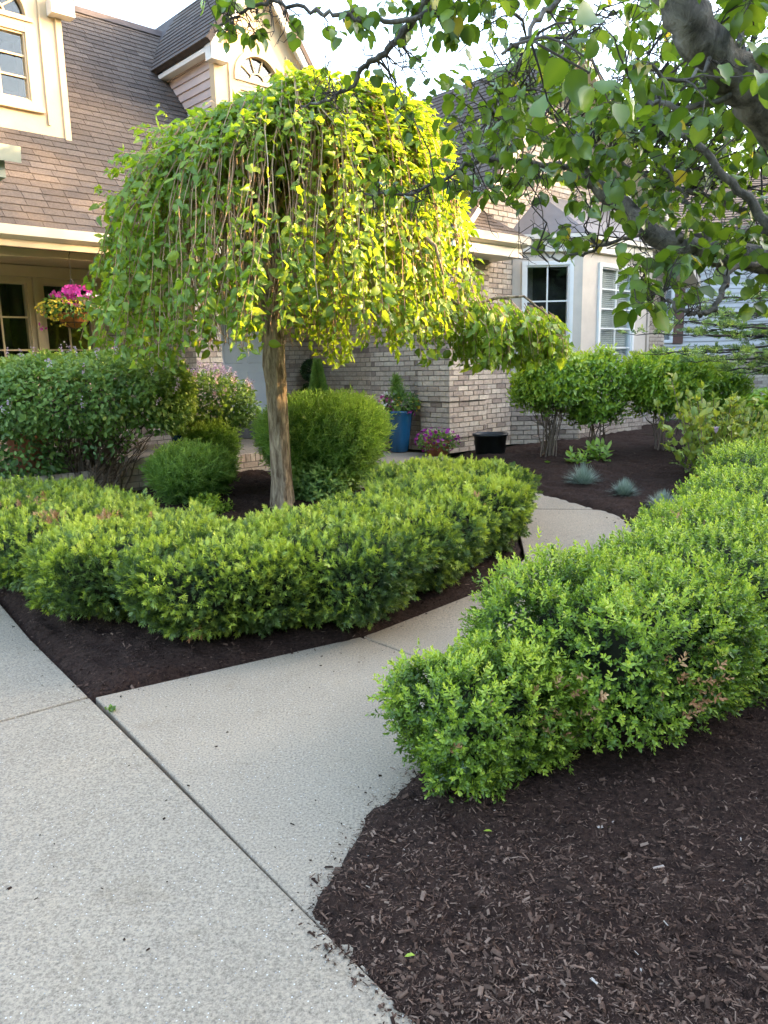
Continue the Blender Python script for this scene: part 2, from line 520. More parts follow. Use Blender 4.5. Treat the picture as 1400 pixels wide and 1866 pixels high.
M['slate_step'] = plain_mat('step_stone', (0.13, 0.12, 0.11), 0.8, 0.2, 8, 0.3, 60)

# ------------------------------------------------------------------ leaf and sprig templates
def T_leaf(width=0.42, fold=0.12, curl=0.15, tip=0.0, wave=1.0, skew=0.0, lite=False):
    """ovate leaf, folded along the midrib, length 1 along y"""
    ys = [0, 0.06, 0.2, 0.38, 0.56, 0.74, 0.89, 1.0]
    ws = [0, 0.42, 0.86, 1.0, 0.94 - tip * .05, 0.70 - tip * .12, 0.32 - tip * 0.12, 0]
    if lite:
        ys, ws = [0, 0.13, 0.42, 0.74, 1.0], [0, 0.70, 1.0, 0.62 - tip * .1, 0]
    v, mid, l, r = [], [], [], []
    for y, wd in zip(ys, ws):
        mid.append(len(v)); v.append((0, y, -curl * y * y))
    for k, (y, wd) in enumerate(list(zip(ys, ws))[1:-1]):
        back = 0.06 if k < (1 if lite else 2) else 0.0
        wav = 0.03 * wave * (1 if k % 2 else -1)
        l.append(len(v)); v.append((-wd * width * (1 - skew), y - back, fold * wd ** 1.5 - curl * y * y + wav))
        r.append(len(v)); v.append((wd * width * (1 + skew), y - back, fold * wd ** 1.5 - curl * y * y - wav))
    n = len(l)
    tri = [(mid[0], mid[1], l[0]), (mid[0], r[0], mid[1]), (mid[n], mid[n + 1], l[n - 1]), (mid[n], r[n - 1], mid[n + 1])]
    quad = []
    for k in range(n - 1):
        quad += [(mid[k + 1], mid[k + 2], l[k + 1], l[k]), (mid[k + 1], r[k], r[k + 1], mid[k + 2])]
    tt = np.full(len(v), -.04)
    tt[mid] = .11
    return np.array(v, float), np.array(tri), np.array(quad), tt

def T_small(width=0.3, fold=0.1, curl=0.08):
    v = [(0, 0, 0), (-width * 0.8, 0.33, fold), (-width * 0.75, 0.7, fold - curl), (0, 1, -curl * 1.6), (width * 0.75, 0.7, fold - curl), (width * 0.8, 0.33, fold)]
    return np.array(v, float), np.zeros((0, 3), int), np.array([(0, 3, 2, 1), (0, 5, 4, 3)]), np.zeros(6)

def T_fine(width=0.3, fold=0.1, curl=0.08):
    v = [(0, 0, 0), (-width * 0.9, 0.48, fold), (0, 1, -curl * 1.6), (width * 0.9, 0.48, fold)]
    return np.array(v, float), np.array([(0, 2, 1), (0, 3, 2)]), np.zeros((0, 4), int), np.zeros(4)

def join_T(parts):
    V, T3, Q, tt, n = [], [], [], [], 0
    for (v, t, q, k) in parts:
        V.append(v); T3.append(t + n); Q.append(q + n); tt.append(k); n += len(v)
    return np.concatenate(V), np.concatenate(T3), np.concatenate(Q), np.concatenate(tt)

def frame_from(y, z):
    y = y / np.linalg.norm(y, axis=-1, keepdims=True)
    x = np.cross(y, z)
    x = x / (np.linalg.norm(x, axis=-1, keepdims=True) + 1e-9)
    z = np.cross(x, y)
    return x, y, z

def place_T(T, pos, y, z, s, tint=0.0):
    x, y, z = frame_from(np.asarray(y, float), np.asarray(z, float))
    v = T[0]
    return (np.asarray(pos) + s * (v[:, :1] * x + v[:, 1:2] * y + v[:, 2:3] * z), T[1], T[2], T[3] + tint)

def sprig_box(r, n=9, fine=False):
    """a boxwood shoot: small oval leaves in opposite pairs, the youngest at the tip"""
    ps, base = [], (T_fine if fine else T_small)(0.30 if fine else 0.27, 0.06, 0.06)
    for i in range(n):
        t = i / (n - 1)
        a = i * 2.4 + r.uniform(-.4, .4)
        out = np.array([math.cos(a), math.sin(a), 0])
        el = 0.35 + 0.9 * t
        d = out * math.cos(el) + np.array([0, 0, 1]) * math.sin(el)
        ps.append(place_T(base, np.array([0, 0, 0.15 + 0.75 * t]), d, np.array([0, 0, 1]) - out * 0.3 + r.normal(size=3) * .25, 0.40 * r.uniform(.8, 1.1) * (1 - .25 * t), 0.25 * t * t))
    return join_T(ps)

def sprig_yew(r, n=13):
    """a yew shoot: narrow needles spreading round a twig"""
    V, Q, tt = [], [], []
    for i in range(n):
        t = i / (n - 1)
        side = 1 if i % 2 else -1
        a = side * (1.15 - 0.75 * t) + r.uniform(-.2, .2)
        if i == n - 1:
            a = 0
        d = np.array([math.sin(a), r.uniform(-.55, .75), math.cos(a)])
        d /= np.linalg.norm(d)
        wv = np.cross(d, [0, 1, 0.3] + r.normal(size=3) * .4); wv /= np.linalg.norm(wv)
        p = np.array([0, 0, 0.06 + 0.62 * t])
        L = 0.50 * (1 - 0.25 * t)
        k = len(V)
        V += [p + d * L * .12 - wv * 0.070, p + d * L, p + d * L * .12 + wv * 0.070]
        Q.append((k, k + 1, k + 2))
        tt += [0.20 * t] * 3
    return np.array(V), np.array(Q), np.zeros((0, 4), int), np.array(tt)

def sprig_thin(r, n=9, width=0.1, spread=0.9, ln=0.4):
    """an upright shoot with narrow leaves all round"""
    ps, base = [], (T_small if n < 8 else T_fine)(width, 0.03, 0.12)
    for i in range(n):
        t = i / (n - 1)
        a = i * 2.4 + r.uniform(-.3, .3)
        out = np.array([math.cos(a), math.sin(a), 0])
        el = (math.pi / 2 - spread) + 0.5 * t
        d = out * math.cos(el) + np.array([0, 0, 1]) * math.sin(el)
        ps.append(place_T(base, np.array([0, 0, 0.9 * t]), d, np.array([0, 0, 1]) + r.normal(size=3) * .2, ln * r.uniform(.8, 1.15), 0.3 * t * t))
    return join_T(ps)

def flower_T(n=5, width=0.45, cup=0.25):
    ps = []
    base = T_small(width, 0.0, -cup * .4)
    for i in range(n):
        a = 2 * math.pi * i / n
        d = np.array([math.cos(a), math.sin(a), cup])
        ps.append(place_T(base, np.zeros(3), d, np.array([0, 0, 1.0]), 0.5))
    return join_T(ps)

_r = np.random.default_rng(5)
SPRIG_BOX = [sprig_box(_r) for _ in range(5)]
SPRIG_BOX_FINE = [sprig_box(_r, 9, True) for _ in range(5)]
SPRIG_YEW = [sprig_yew(_r) for _ in range(5)]
SPRIG_THIN = [sprig_thin(_r) for _ in range(4)]
SPRIG_BROAD = [sprig_thin(_r, 6, 0.24, 1.1, 0.6) for _ in range(4)]
LEAF = [T_leaf(0.30, 0.10, 0.30, 1.6, 2.0, .08), T_leaf(0.34, 0.22, 0.12, 1.9, 1.6, -.07), T_leaf(0.24, 0.05, 0.45, 1.8, 2.6, .14), T_leaf(0.27, 0.32, 0.20, 1.6, 2.0), T_leaf(0.31, -0.12, 0.38, 1.7, 2.0, -.1)]
LEAF_LITE = [T_leaf(0.30, 0.10, 0.30, 1.6, 2.0, .08, True), T_leaf(0.34, 0.22, 0.12, 1.9, 1.6, -.07, True), T_leaf(0.24, 0.05, 0.45, 1.8, 2.6, .14, True), T_leaf(0.27, 0.32, 0.20, 1.6, 2.0, 0, True), T_leaf(0.31, -0.12, 0.38, 1.7, 2.0, -.1, True)]
ROUND = [T_leaf(0.37, 0.15, 0.35, .8, 1.2, .1), T_leaf(0.42, 0.10, 0.10, .6, .6), T_leaf(0.46, 0.05, 0.2, .4, .8, .05), T_leaf(0.40, 0.22, 0.02, .6, .5), T_leaf(0.43, -0.06, 0.25, .6, 1.0, -.06)]
SMALL = [T_small(0.34, 0.08, 0.1), T_small(0.3, 0.14, 0.02)]
FLOWER = [flower_T()]

def scatter(temps, pos, ydir, zdir, scale, tint, variant=None):
    """copies of templates with template y (leaf) or z (sprig) axes as given, all arrays; returns V, tris, quads, tint"""
    n = len(pos)
    x, y, z = frame_from(ydir, zdir)
    if variant is None:
        variant = rng.integers(0, len(temps), n)
    Vs, Ts, Qs, tts, off = [], [], [], [], 0
    for k, T in enumerate(temps):
        idx = np.nonzero(variant == k)[0]
        if not len(idx):
            continue
        v = T[0]
        P = pos[idx][:, None, :] + scale[idx][:, None, None] * (
            v[None, :, 0:1] * x[idx][:, None, :] + v[None, :, 1:2] * y[idx][:, None, :] + v[None, :, 2:3] * z[idx][:, None, :])
        m = len(v)
        base = off + np.arange(len(idx)) * m
        Vs.append(P.reshape(-1, 3))
        if len(T[1]):
            Ts.append((T[1][None] + base[:, None, None]).reshape(-1, 3))
        if len(T[2]):
            Qs.append((T[2][None] + base[:, None, None]).reshape(-1, 4))
        tts.append(np.clip(tint[idx][:, None] + T[3][None], 0, 1).ravel())
        off += len(idx) * m
    return (np.concatenate(Vs), np.concatenate(Ts) if Ts else np.zeros((0, 3), int), np.concatenate(Qs) if Qs else np.zeros((0, 4), int), np.concatenate(tts))

def foliage(name, mat, parent, temps, pos, ydir, zdir, scale, tint, kind=None):
    V, T3, Q, tt = scatter(temps, pos, ydir, zdir, scale, tint)
    return link(name, np_mesh(name, V, [T3, Q], mat, tt), parent, kind=kind)

def unit(a):
    return a / (np.linalg.norm(a, axis=-1, keepdims=True) + 1e-9)

class Blob:
    """lumpy rounded-box hull of a shrub"""
    def __init__(self, c, r, rz=0.0, p=3.0, amp=0.07, f=4.0, seed=0, taper=0.0):
        self.c, self.r, self.rz, self.p, self.amp, self.f, self.seed, self.taper = np.array(c, float), np.array(r, float), rz, p, amp, f, seed, taper

    def rad(self, d):
        """distance of the surface along unit local directions scaled by r"""
        q = np.abs(d) + 1e-9
        s = (q ** self.p).sum(-1) ** (-1 / self.p)
        P = d * self.r
        return s * (1 + self.amp * noise3(P, self.f, self.seed) + self.amp * .5 * noise3(P, self.f * 2.7, self.seed + 1))

    def to_world(self, L):
        L = L.copy()
        if self.taper:
            k = 1 - self.taper * np.clip(0.3 - L[..., 2] / self.r[2], 0, 1.3) / 1.3
            L[..., 0] *= k
            L[..., 1] *= k
        c, s = math.cos(self.rz), math.sin(self.rz)
        return np.stack([L[..., 0] * c - L[..., 1] * s, L[..., 0] * s + L[..., 1] * c, L[..., 2]], -1) + self.c

    def sample(self, n, zmin=-2.0, r=None):
        r = r or rng
        d = unit(r.normal(size=(int(n * 3), 3)))
        s = self.rad(d)
        L = d * self.r * s[:, None]
        # thin out by area so that flat tops do not come out sparse
        g = np.sign(d) * (np.abs(d) ** (self.p - 1)) / self.r
        g = unit(g)
        wgt = s ** 2 / np.clip((unit(L) * g).sum(-1), .2, 1)
        keep = r.uniform(size=len(d)) < wgt / np.percentile(wgt, 98)
        L, g = L[keep], g[keep]
        m = L[:, 2] / self.r[2] > zmin
        L, g = L[m][:n], g[m][:n]
        c, q = math.cos(self.rz), math.sin(self.rz)
        gw = np.stack([g[:, 0] * c - g[:, 1] * q, g[:, 0] * q + g[:, 1] * c, g[:, 2]], -1)
        return self.to_world(L), gw

    def inside(self, P, shrink=0.9):
        c, s = math.cos(-self.rz), math.sin(-self.rz)
        D = P - self.c
        L = np.stack([D[..., 0] * c - D[..., 1] * s, D[..., 0] * s + D[..., 1] * c, D[..., 2]], -1) / (self.r * shrink)
        return (np.abs(L) ** self.p).sum(-1) < 1

    def hull(self, name, mat, parent, shrink=0.8, n=20):
        V, F = [], []
        for i in range(n + 1):
            th = math.pi * i / n
            for j in range(2 * n):
                ph = math.pi * j / n
                V.append((math.sin(th) * math.cos(ph), math.sin(th) * math.sin(ph), math.cos(th)))
        d = np.array(V)
        L = d * self.r * (self.rad(d) * shrink)[:, None]
        W = self.to_world(L)
        for i in range(n):
            for j in range(2 * n):
                j2 = (j + 1) % (2 * n)
                F.append((i * 2 * n + j, (i + 1) * 2 * n + j, (i + 1) * 2 * n + j2, i * 2 * n + j2))
        return link(name, np_mesh(name, rel(W, parent), [np.array(F)], mat, np.full(len(W), .2)), parent)

def rel(P, root):
    return np.asarray(P) - np.array(root.location)

def stems(root, mat, base, tops, r0=0.012, sides=5, sub=0, name='stem', spread=0.08, kind=None):
    """crooked stems from near the base up to the given points, one mesh"""
    mb = MB()
    for t in tops:
        t = Vector(t)
        b = Vector(base) + Vector((random.uniform(-spread, spread), random.uniform(-spread, spread), -0.03))
        pts, n = [], 6
        for i in range(n + 1):
            k = i / n
            p = b.lerp(t, k)
            out = Vector((t.x - b.x, t.y - b.y, 0))
            p -= out * (0.35 * k * (1 - k))
            p += Vector((random.uniform(-1, 1), random.uniform(-1, 1), 0)) * 0.02 * (t - b).length * min(1, 3 * k) * (1 - .3 * k)
            pts.append(p)
        rr = r0 * random.uniform(.6, 1.2)
        mb.tube(pts, [rr * (1 - .75 * i / n) for i in range(n + 1)], sides, random.uniform(0, 1))
        for q in range(sub):
            i = random.randint(2, n - 1)
            d = Vector((random.gauss(0, 1), random.gauss(0, 1), random.uniform(.4, 1.6))).normalized() * random.uniform(.1, .3) * (t - b).length
            m2 = pts[i] + d * .5 + Vector((random.gauss(0, 1), random.gauss(0, 1), 0)) * .02
            mb.tube([pts[i], m2, pts[i] + d], [rr * .5, rr * .35, rr * .15], 4, random.uniform(0, 1))
    loc = Vector(root.location)
    mb.v = [tuple(Vector(p) - loc) for p in mb.v]
    return mb.build(name, mat, root, kind=kind)

# ================================================================== THE GROUND
HOUSE = Vector((0.88, 10.0, 0.38))
HROT = R(43.0)
_hc, _hs = math.cos(HROT), math.sin(HROT)

def hw(u, v, z=0.0):
    """house coordinates (along the front, back from the front, up) to world"""
    return Vector((HOUSE.x + u * _hc - v * _hs, HOUSE.y + u * _hs + v * _hc, HOUSE.z + z))

# one big sheet of lawn under everything, out to the horizon
gx = np.array([-900, -60, -20, -8, -4, -2, 0, 2, 4, 8, 20, 60, 900.0])
gy = np.array([-900, -60, -20, -5, 0, 2, 4.3, 6, 8, 9.4, 14, 30, 100, 900.0])
V = np.array([(x, y, gzf(y) - 0.14) for y in gy for x in gx])
nx = len(gx)
F = np.array([(j * nx + i, j * nx + i + 1, (j + 1) * nx + i + 1, (j + 1) * nx + i) for j in range(len(gy) - 1) for i in range(nx - 1)])
link('ground', np_mesh('ground', V, [F], M['lawn']), kind='structure')

def slab(parent, poly, mat, thick=0.13, dz=0.0, bevel=0.007):
    bm = bmesh.new()
    vs = [bm.verts.new((x, y, 0)) for x, y in poly]
    f = bm.faces.new(vs)
    if f.normal.z < 0:
        f.normal_flip()
    bm.normal_update()
    if bm.faces[:][0].normal.z < 0:
        bmesh.ops.reverse_faces(bm, faces=bm.faces[:])
    for yc in (4.3, 5.5, 6.5, 7.5, 9.4):
        bmesh.ops.bisect_plane(bm, geom=bm.verts[:] + bm.edges[:] + bm.faces[:], plane_co=(0, yc, 0), plane_no=(0, 1, 0))
    top = bm.faces[:]
    r = bmesh.ops.extrude_face_region(bm, geom=top)
    new = [g for g in r['geom'] if isinstance(g, bmesh.types.BMVert)]
    low = [v for v in bm.verts if v not in set(new)]
    for v in new:
        v.co.z = gzf(v.co.y) + dz
    for v in low:
        v.co.z = gzf(v.co.y) + dz - thick
    bmesh.ops.recalc_face_normals(bm, faces=bm.faces[:])
    me = bpy.data.meshes.new('slab')
    bm.to_mesh(me)
    bm.free()
    me.materials.append(mat)
    o = link('slab', me, parent)
    m = o.modifiers.new('bevel', 'BEVEL')
    m.width = bevel
    m.segments = 2
    m.limit_method = 'ANGLE'
    m.angle_limit = R(50)
    return o

def inset(poly, d):
    """polygon shrunk by d: the open joint round every slab"""
    n = len(poly)
    A = sum(poly[i][0] * poly[(i + 1) % n][1] - poly[(i + 1) % n][0] * poly[i][1] for i in range(n))
    P = poly if A > 0 else poly[::-1]
    out = []
    for i in range(n):
        p0, p1, p2 = Vector(P[i - 1]), Vector(P[i]), Vector(P[(i + 1) % n])
        e1, e2 = (p1 - p0).normalized(), (p2 - p1).normalized()
        n1, n2 = Vector((-e1.y, e1.x)), Vector((-e2.y, e2.x))
        k = max(0.4, 1 + n1.dot(n2))
        q = p1 + (n1 + n2) * (d / k)
        out.append((q.x, q.y))
    return out

A_ = Vector((-1.44, 3.46))
e_ = Vector((0.62, -0.785))
f_ = Vector((-0.785, -0.62))
drive = link('driveway', None, kind='structure')
walk = link('walkway', None, kind='structure')
def xy(v): return (v.x, v.y)
for poly in ([A_, A_ + e_ * 5.2, A_ + e_ * 5.2 + f_ * 4.5, A_ + f_ * 4.5],
             [A_, A_ + f_ * 4.5, A_ + f_ * 4.5 - e_ * 5, A_ - e_ * 5]):
    slab(drive, inset([xy(p) for p in poly], 0.008), M['concrete_drive'], dz=0.006)
W_ = [[(-1.44, 3.46), (-0.16, 4.23), (1.10, 2.90), (-0.05, 1.66)],
      [(-0.16, 4.23), (0.72, 5.02), (1.90, 4.10), (1.10, 2.90)],
      [(0.72, 5.02), (1.05, 5.60), (1.13, 6.3), (0.98, 7.05), (2.05, 6.93), (2.16, 6.5), (2.2, 5.9), (2.1, 4.9), (1.90, 4.10)],
      [(0.98, 7.05), (0.50, 7.42), (-0.10, 7.80), (0.90, 8.60), (1.58, 7.62), (2.05, 6.93)],
      [(-0.10, 7.80), (-1.50, 9.05), (0.12, 10.6), (0.80, 10.0), (0.90, 8.60)]]
for i, poly in enumerate(W_):
    if i == 0:  # keep clear of the drive's edge
        poly = [(x + 0.008, y + 0.006) for x, y in poly]
    slab(walk, inset(poly, 0.010), M['concrete'])

# --- mulch beds
def seg_dist(P, poly):
    """signed distance (inside positive) of points to a closed polygon"""
    n = len(poly)
    best = np.full(len(P), 1e9)
    inside = np.zeros(len(P), bool)
    for i in range(n):
        a, b = np.array(poly[i]), np.array(poly[(i + 1) % n])
        ab = b - a
        t = np.clip(((P - a) @ ab) / (ab @ ab), 0, 1)
        best = np.minimum(best, np.linalg.norm(P - (a + t[:, None] * ab), axis=1))
        cr = (a[1] > P[:, 1]) != (b[1] > P[:, 1])
        with np.errstate(divide='ignore', invalid='ignore'):
            xi = a[0] + (P[:, 1] - a[1]) * (b[0] - a[0]) / (b[1] - a[1])
        inside ^= cr & (P[:, 0] < xi)
    return np.where(inside, best, -best)

BED_RIGHT = [(0.62, 0.86), (0.20, 1.38), (-0.24, 1.95), (-0.22, 2.06), (-0.155, 2.16), (-0.10, 2.33), (-0.05, 2.47), (0.06, 2.62), (0.30, 3.0), (0.75, 3.55), (1.35, 4.1), (1.86, 4.7),
             (2.05, 5.5), (2.1, 6.2), (2.08, 6.75), (1.55, 7.6), (0.98, 8.6), (0.95, 9.85), (1.6, 10.4), (5.6, 14.6), (11, 15.4), (11, 3), (4, 0.2)]
pf = [hw(0.0, 0.98), hw(-7.5, 0.98)]
BED_LEFT = [(-1.44, 3.48), (-1.0, 3.72), (-0.16, 4.22), (0.70, 5.02), (1.02, 5.6), (1.09, 6.3), (0.92, 7.02), (0.48, 7.40), (-0.12, 7.78), (-1.5, 9.02), (pf[1].x, pf[1].y), (-5.3, 8.2), (-2.9, 5.35), (-2.55, 4.93)]

def bed_height(P, bed):
    d = seg_dist(P, bed)
    P3 = np.c_[P, np.zeros(len(P))]
    d = d + 0.020 * noise3(P3, 9, 3) + 0.016 * noise3(P3, 33, 4) + 0.010 * noise3(P3, 90, 14)
    prof = np.where(d < 0, d * 0.9, np.minimum(d * 0.55, 0.035) + np.clip(d - 0.06, 0, .5) * 0.07)
    lump = 0.016 * noise3(P3, 7, 5) + 0.013 * noise3(P3, 19, 6) + 0.010 * noise3(P3, 47, 7) + 0.006 * noise3(P3, 110, 8)
    return gz(P[:, 1]) + prof + lump * np.clip(d * 8 + .3, 0, 1), d

def bed_mesh(name, bed):
    ys = [0.2]
    while ys[-1] < 15.5:
        ys.append(ys[-1] + max(0.012, 0.0055 * ys[-1]))
    ys = np.array(ys)
    x0, x1 = min(p[0] for p in bed), max(p[0] for p in bed)
    xs = np.concatenate([np.arange(max(x0 - .1, -6.5), -3, 0.07), np.arange(-3, 3, 0.02), np.arange(3, x1 + .1, 0.07)])
    xs = xs[(xs > x0 - .15) & (xs < x1 + .15)]
    X, Y = np.meshgrid(xs, ys)
    P = np.c_[X.ravel(), Y.ravel()]
    h, d = bed_height(P, bed)
    nx = len(xs)
    idx = np.arange(len(P)).reshape(X.shape)
    q = np.stack([idx[:-1, :-1], idx[:-1, 1:], idx[1:, 1:], idx[1:, :-1]], -1).reshape(-1, 4)
    q = q[(d[q] > -0.06).all(1)]
    used = np.unique(q)
    re = np.full(len(P), -1)
    re[used] = np.arange(len(used))
    return link(name, np_mesh(name, np.c_[P, h][used], [re[q]], M['mulch'], smooth=True), kind='structure')

bed_mesh('mulch_bed', BED_RIGHT)
bed_mesh('mulch_bed', BED_LEFT)

def chip_T(wd=0.22, ht=0.13, bend=0.0):
    """a splinter of bark: a bent ridge with two sloping sides"""
    v = [(-.5, 0, 0), (.4, .02, 0), (-.1, .1, 1), (-.4 + bend, 1, 0), (.5 + bend, .95, 0), (.1 + bend, .9, .7)]
    v = np.array(v, float)
    v[:, 0] *= wd
    v[:, 2] *= ht
    return v, np.zeros((0, 3), int), np.array([(0, 2, 5, 3), (1, 4, 5, 2)]), np.array([-.05, 0, .06, -.05, 0, .06])

CHIP = [chip_T(), chip_T(.15, .1, .6), chip_T(.34, .14, -.3), chip_T(.12, .08, -.8), chip_T(.5, .18, .1)]
CRUMB = [chip_T(.7, .45), chip_T(.5, .4, .3), chip_T(.25, .2, .2)]

def chips(bed, n, name, yr, xr):
    # even in the picture rather than on the ground: more where the camera looks closely
    u = rng.uniform(size=n)
    Y = 1 / ((1 - u) / yr[0] + u / yr[1])
    X = rng.uniform(xr[0], xr[1], n) * np.clip(Y, 1, 4.5) / 2
    P = np.c_[X, Y]
    h, d = bed_height(P, bed)
    k = d > -0.07 * rng.uniform(size=n) ** 4
    h = np.where(d < .01, np.maximum(h, gz(P[:, 1]) + .008), h)
    P, h = P[k], h[k]
    n = len(P)
    a = rng.uniform(0, 2 * math.pi, n)
    y = np.c_[np.cos(a), np.sin(a), rng.normal(0, .38, n)]
    z = np.c_[rng.normal(0, .5, (n, 2)), np.ones(n)]
    s = np.clip(rng.lognormal(math.log(0.0095), 0.55, n), .004, .030)
    t = np.clip(rng.beta(2.0, 2.4, n), 0, .95)
    # faded patches and dark damp ones
    t = np.clip(t + .16 * noise3(np.c_[P, np.zeros(n)], 3.5, 12), 0, .90)
    t[rng.uniform(size=n) < 0.0025] = 1.0
    V, T3, Q, tt = scatter(CHIP, np.c_[P, h + 0.001], y, z, s, t)
    link(name, np_mesh(name, V, [T3, Q], M['chip'], tt), kind='stuff')

chips(BED_RIGHT, 210000, 'mulch_chips', (1.0, 9.5), (-0.9, 2.4))
chips(BED_LEFT, 75000, 'mulch_chips', (3.3, 9), (-1.7, 0.8))

# crumbs of mulch lying on the concrete, more of them near the beds
n = 9000
P = np.c_[rng.uniform(-2.6, 2.2, n), rng.uniform(1.2, 7, n)]
dd = np.minimum(-seg_dist(P, BED_RIGHT), -seg_dist(P, BED_LEFT))
keep = (dd > -0.03) & (rng.uniform(size=n) < np.exp(-dd / 0.06) * 0.8 + 0.016)
P = np.r_[P[keep], np.c_[rng.uniform(-1.6, 1.2, 90), rng.uniform(1.3, 4.0, 90)]]
n = len(P)
a = rng.uniform(0, 6.28, n)
sz = np.clip(rng.lognormal(math.log(.0075), .45, n), .004, .022)
V, T3, Q, tt = scatter(CRUMB, np.c_[P, gz(P[:, 1]) + 0.007], np.c_[np.cos(a), np.sin(a), np.zeros(n)], np.c_[rng.normal(0, .2, (n, 2)), np.ones(n)],
                       np.where(np.arange(n) >= n - 90, rng.uniform(.005, .014, n), sz), rng.uniform(0, .3, n))
link('mulch_crumbs', np_mesh('mulch_crumbs', V, [T3, Q], M['chip'], tt), kind='stuff')

# a few pale fragments and fresh leaf scraps lie on the near mulch
def litter(px, py, kind):
    d = at(px, py, 1.0) - Vector((0, 0, CAM_H))
    t = 0.5
    while CAM_H + d.z * t > gzf(t) + 0.05 and t < 9:
        t += 0.01
    p = Vector((d.x * t, t, CAM_H + d.z * t + 0.012))
    T = CHIP[0] if kind == 'wood_chip' else SMALL[0]
    a = random.uniform(0, 6.28)
    s = {'wood_chip': 0.045, 'fallen_leaf': 0.028}[kind]
    V, T3, Q, tt = scatter([T], np.zeros((1, 3)), np.array([[math.cos(a), math.sin(a), .1]]), np.array([[.1, .2, 1.]]), np.array([s]), np.array([1.0 if kind == 'wood_chip' else .8]))
    return link(kind, np_mesh(kind, V, [T3, Q], M['chip'] if kind == 'wood_chip' else M['box'], tt), loc=p)

for (px, py, kind, lab) in [(1208, 1765, 'wood_chip', 'pale wood chip, the largest lying on the dark mulch at the lower right'),
                            (1210, 1585, 'wood_chip', 'small whitish wood chip on the dark mulch in front of the box hedge'),
                            (982, 1600, 'fallen_leaf', 'bright green fallen leaf on the dark mulch below the nearest boxwood'),
                            (897, 1521, 'fallen_leaf', 'tiny green leaf scrap on the mulch right under the nearest boxwood'),
                            (757, 1748, 'fallen_leaf', 'tiny green leaf scrap on the mulch beside the near edge of the drive')]:
    tag(litter(px, py, kind), lab, 'wood chip' if kind == 'wood_chip' else 'leaf')

# a weed in the joint of the walk
p = Vector((-1.28, 3.30, 0.0))
wd = thing('weed', 'small green weed sprouting from the joint between drive and walk', 'weed', p)
n = 26
a = rng.uniform(0, 6.28, n)
foliage('leaf_tuft', M['box'], wd, SMALL, np.c_[rng.normal(0, .012, (n, 2)), rng.uniform(0, .012, n)],
        np.c_[np.cos(a), np.sin(a), rng.uniform(.3, 1.2, n)], np.c_[rng.normal(0, .3, (n, 2)), np.ones(n)], rng.uniform(.012, .03, n), rng.uniform(.2, .6, n), kind='stuff')

# ================================================================== THE HOUSE
house = thing('house', 'tan brick house with steep shingled roof, two cream dormers and a bay window', 'house', HOUSE, HROT)
BRICK_L, BRICK_H = 0.2032, 0.0677
ALL_BRICKS = []      # (score, owner, centre, angle, length, height, tint)

def brick_face(owner, p0, p1, z0, z1, skip=None, L0=0.0, L1=0.0, h=BRICK_H, bl=BRICK_L, seed=0, running=True, dep=0.022):
    """courses of brick on the face from p0 to p1 (u,v); outside is on the right hand of p0->p1"""
    r = random.Random(seed)
    p0, p1 = Vector(p0), Vector(p1)
    d = (p1 - p0)
    L = d.length
    d.normalize()
    nrm = Vector((d.y, -d.x))
    ang = math.atan2(d.y, d.x)
    z, row = z0, 0
    while z < z1 - h * 0.6:
        s = -L0 - (bl * 0.5 if (row % 2 and running) else 0) - (r.uniform(0, .03) if running else 0)
        while s < L + L1 - 0.012:
            a, b = max(s, -L0), min(s + bl, L + L1)
            s += bl
            if b - a < 0.03:
                continue
            segs = [(a, b)]
            if skip:
                segs = []
                m = 10
                cur = None
                for i in range(m):
                    c = a + (b - a) * (i + .5) / m
                    ok = not skip(c, z + h / 2)
                    if ok and cur is None:
                        cur = a + (b - a) * i / m
                    if not ok and cur is not None:
                        segs.append((cur, a + (b - a) * i / m)); cur = None
                if cur is not None:
                    segs.append((cur, b))
            for (a2, b2) in segs:
                if b2 - a2 < 0.035:
                    continue
                c = p0 + d * ((a2 + b2) / 2) + nrm * (0.0 + r.uniform(-.0015, .0015))
                zc = z + h / 2
                wp = hw(c.x, c.y, zc)
                px, py, dep_ = proj(np.array(wp))
                wn_ = Vector((nrm.x * _hc - nrm.y * _hs, nrm.x * _hs + nrm.y * _hc, 0))
                face = wn_.dot((Vector((0, 0, CAM_H)) - wp).normalized())
                vis = face > 0.1 and dep_ > 0 and -5 < px < 1405 and 0 < py < 1866
                sc = face * (b2 - a2) / max(dep_, .1) ** 2 if vis else 0
                if vis and not (560 < px < 1260 and 640 < py < 840 or 880 < px < 960 and 340 < py < 660 or 1160 < px < 1240 and 480 < py < 650):
                    sc *= 0.05
                t = min(1, max(0, r.gauss(.58, .2)))
                if r.random() < .07:
                    t = r.uniform(0, .25)
                ALL_BRICKS.append((float(sc), owner, (c.x, c.y, zc), ang, b2 - a2 - 0.011, h - 0.011, t, dep))
        z += h
        row += 1

def wall_core(name, boxes, owner=house):
    mb = MB()
    for b in boxes:
        mb.box(*b)
    return mb.build(name, M['mortar'], owner)

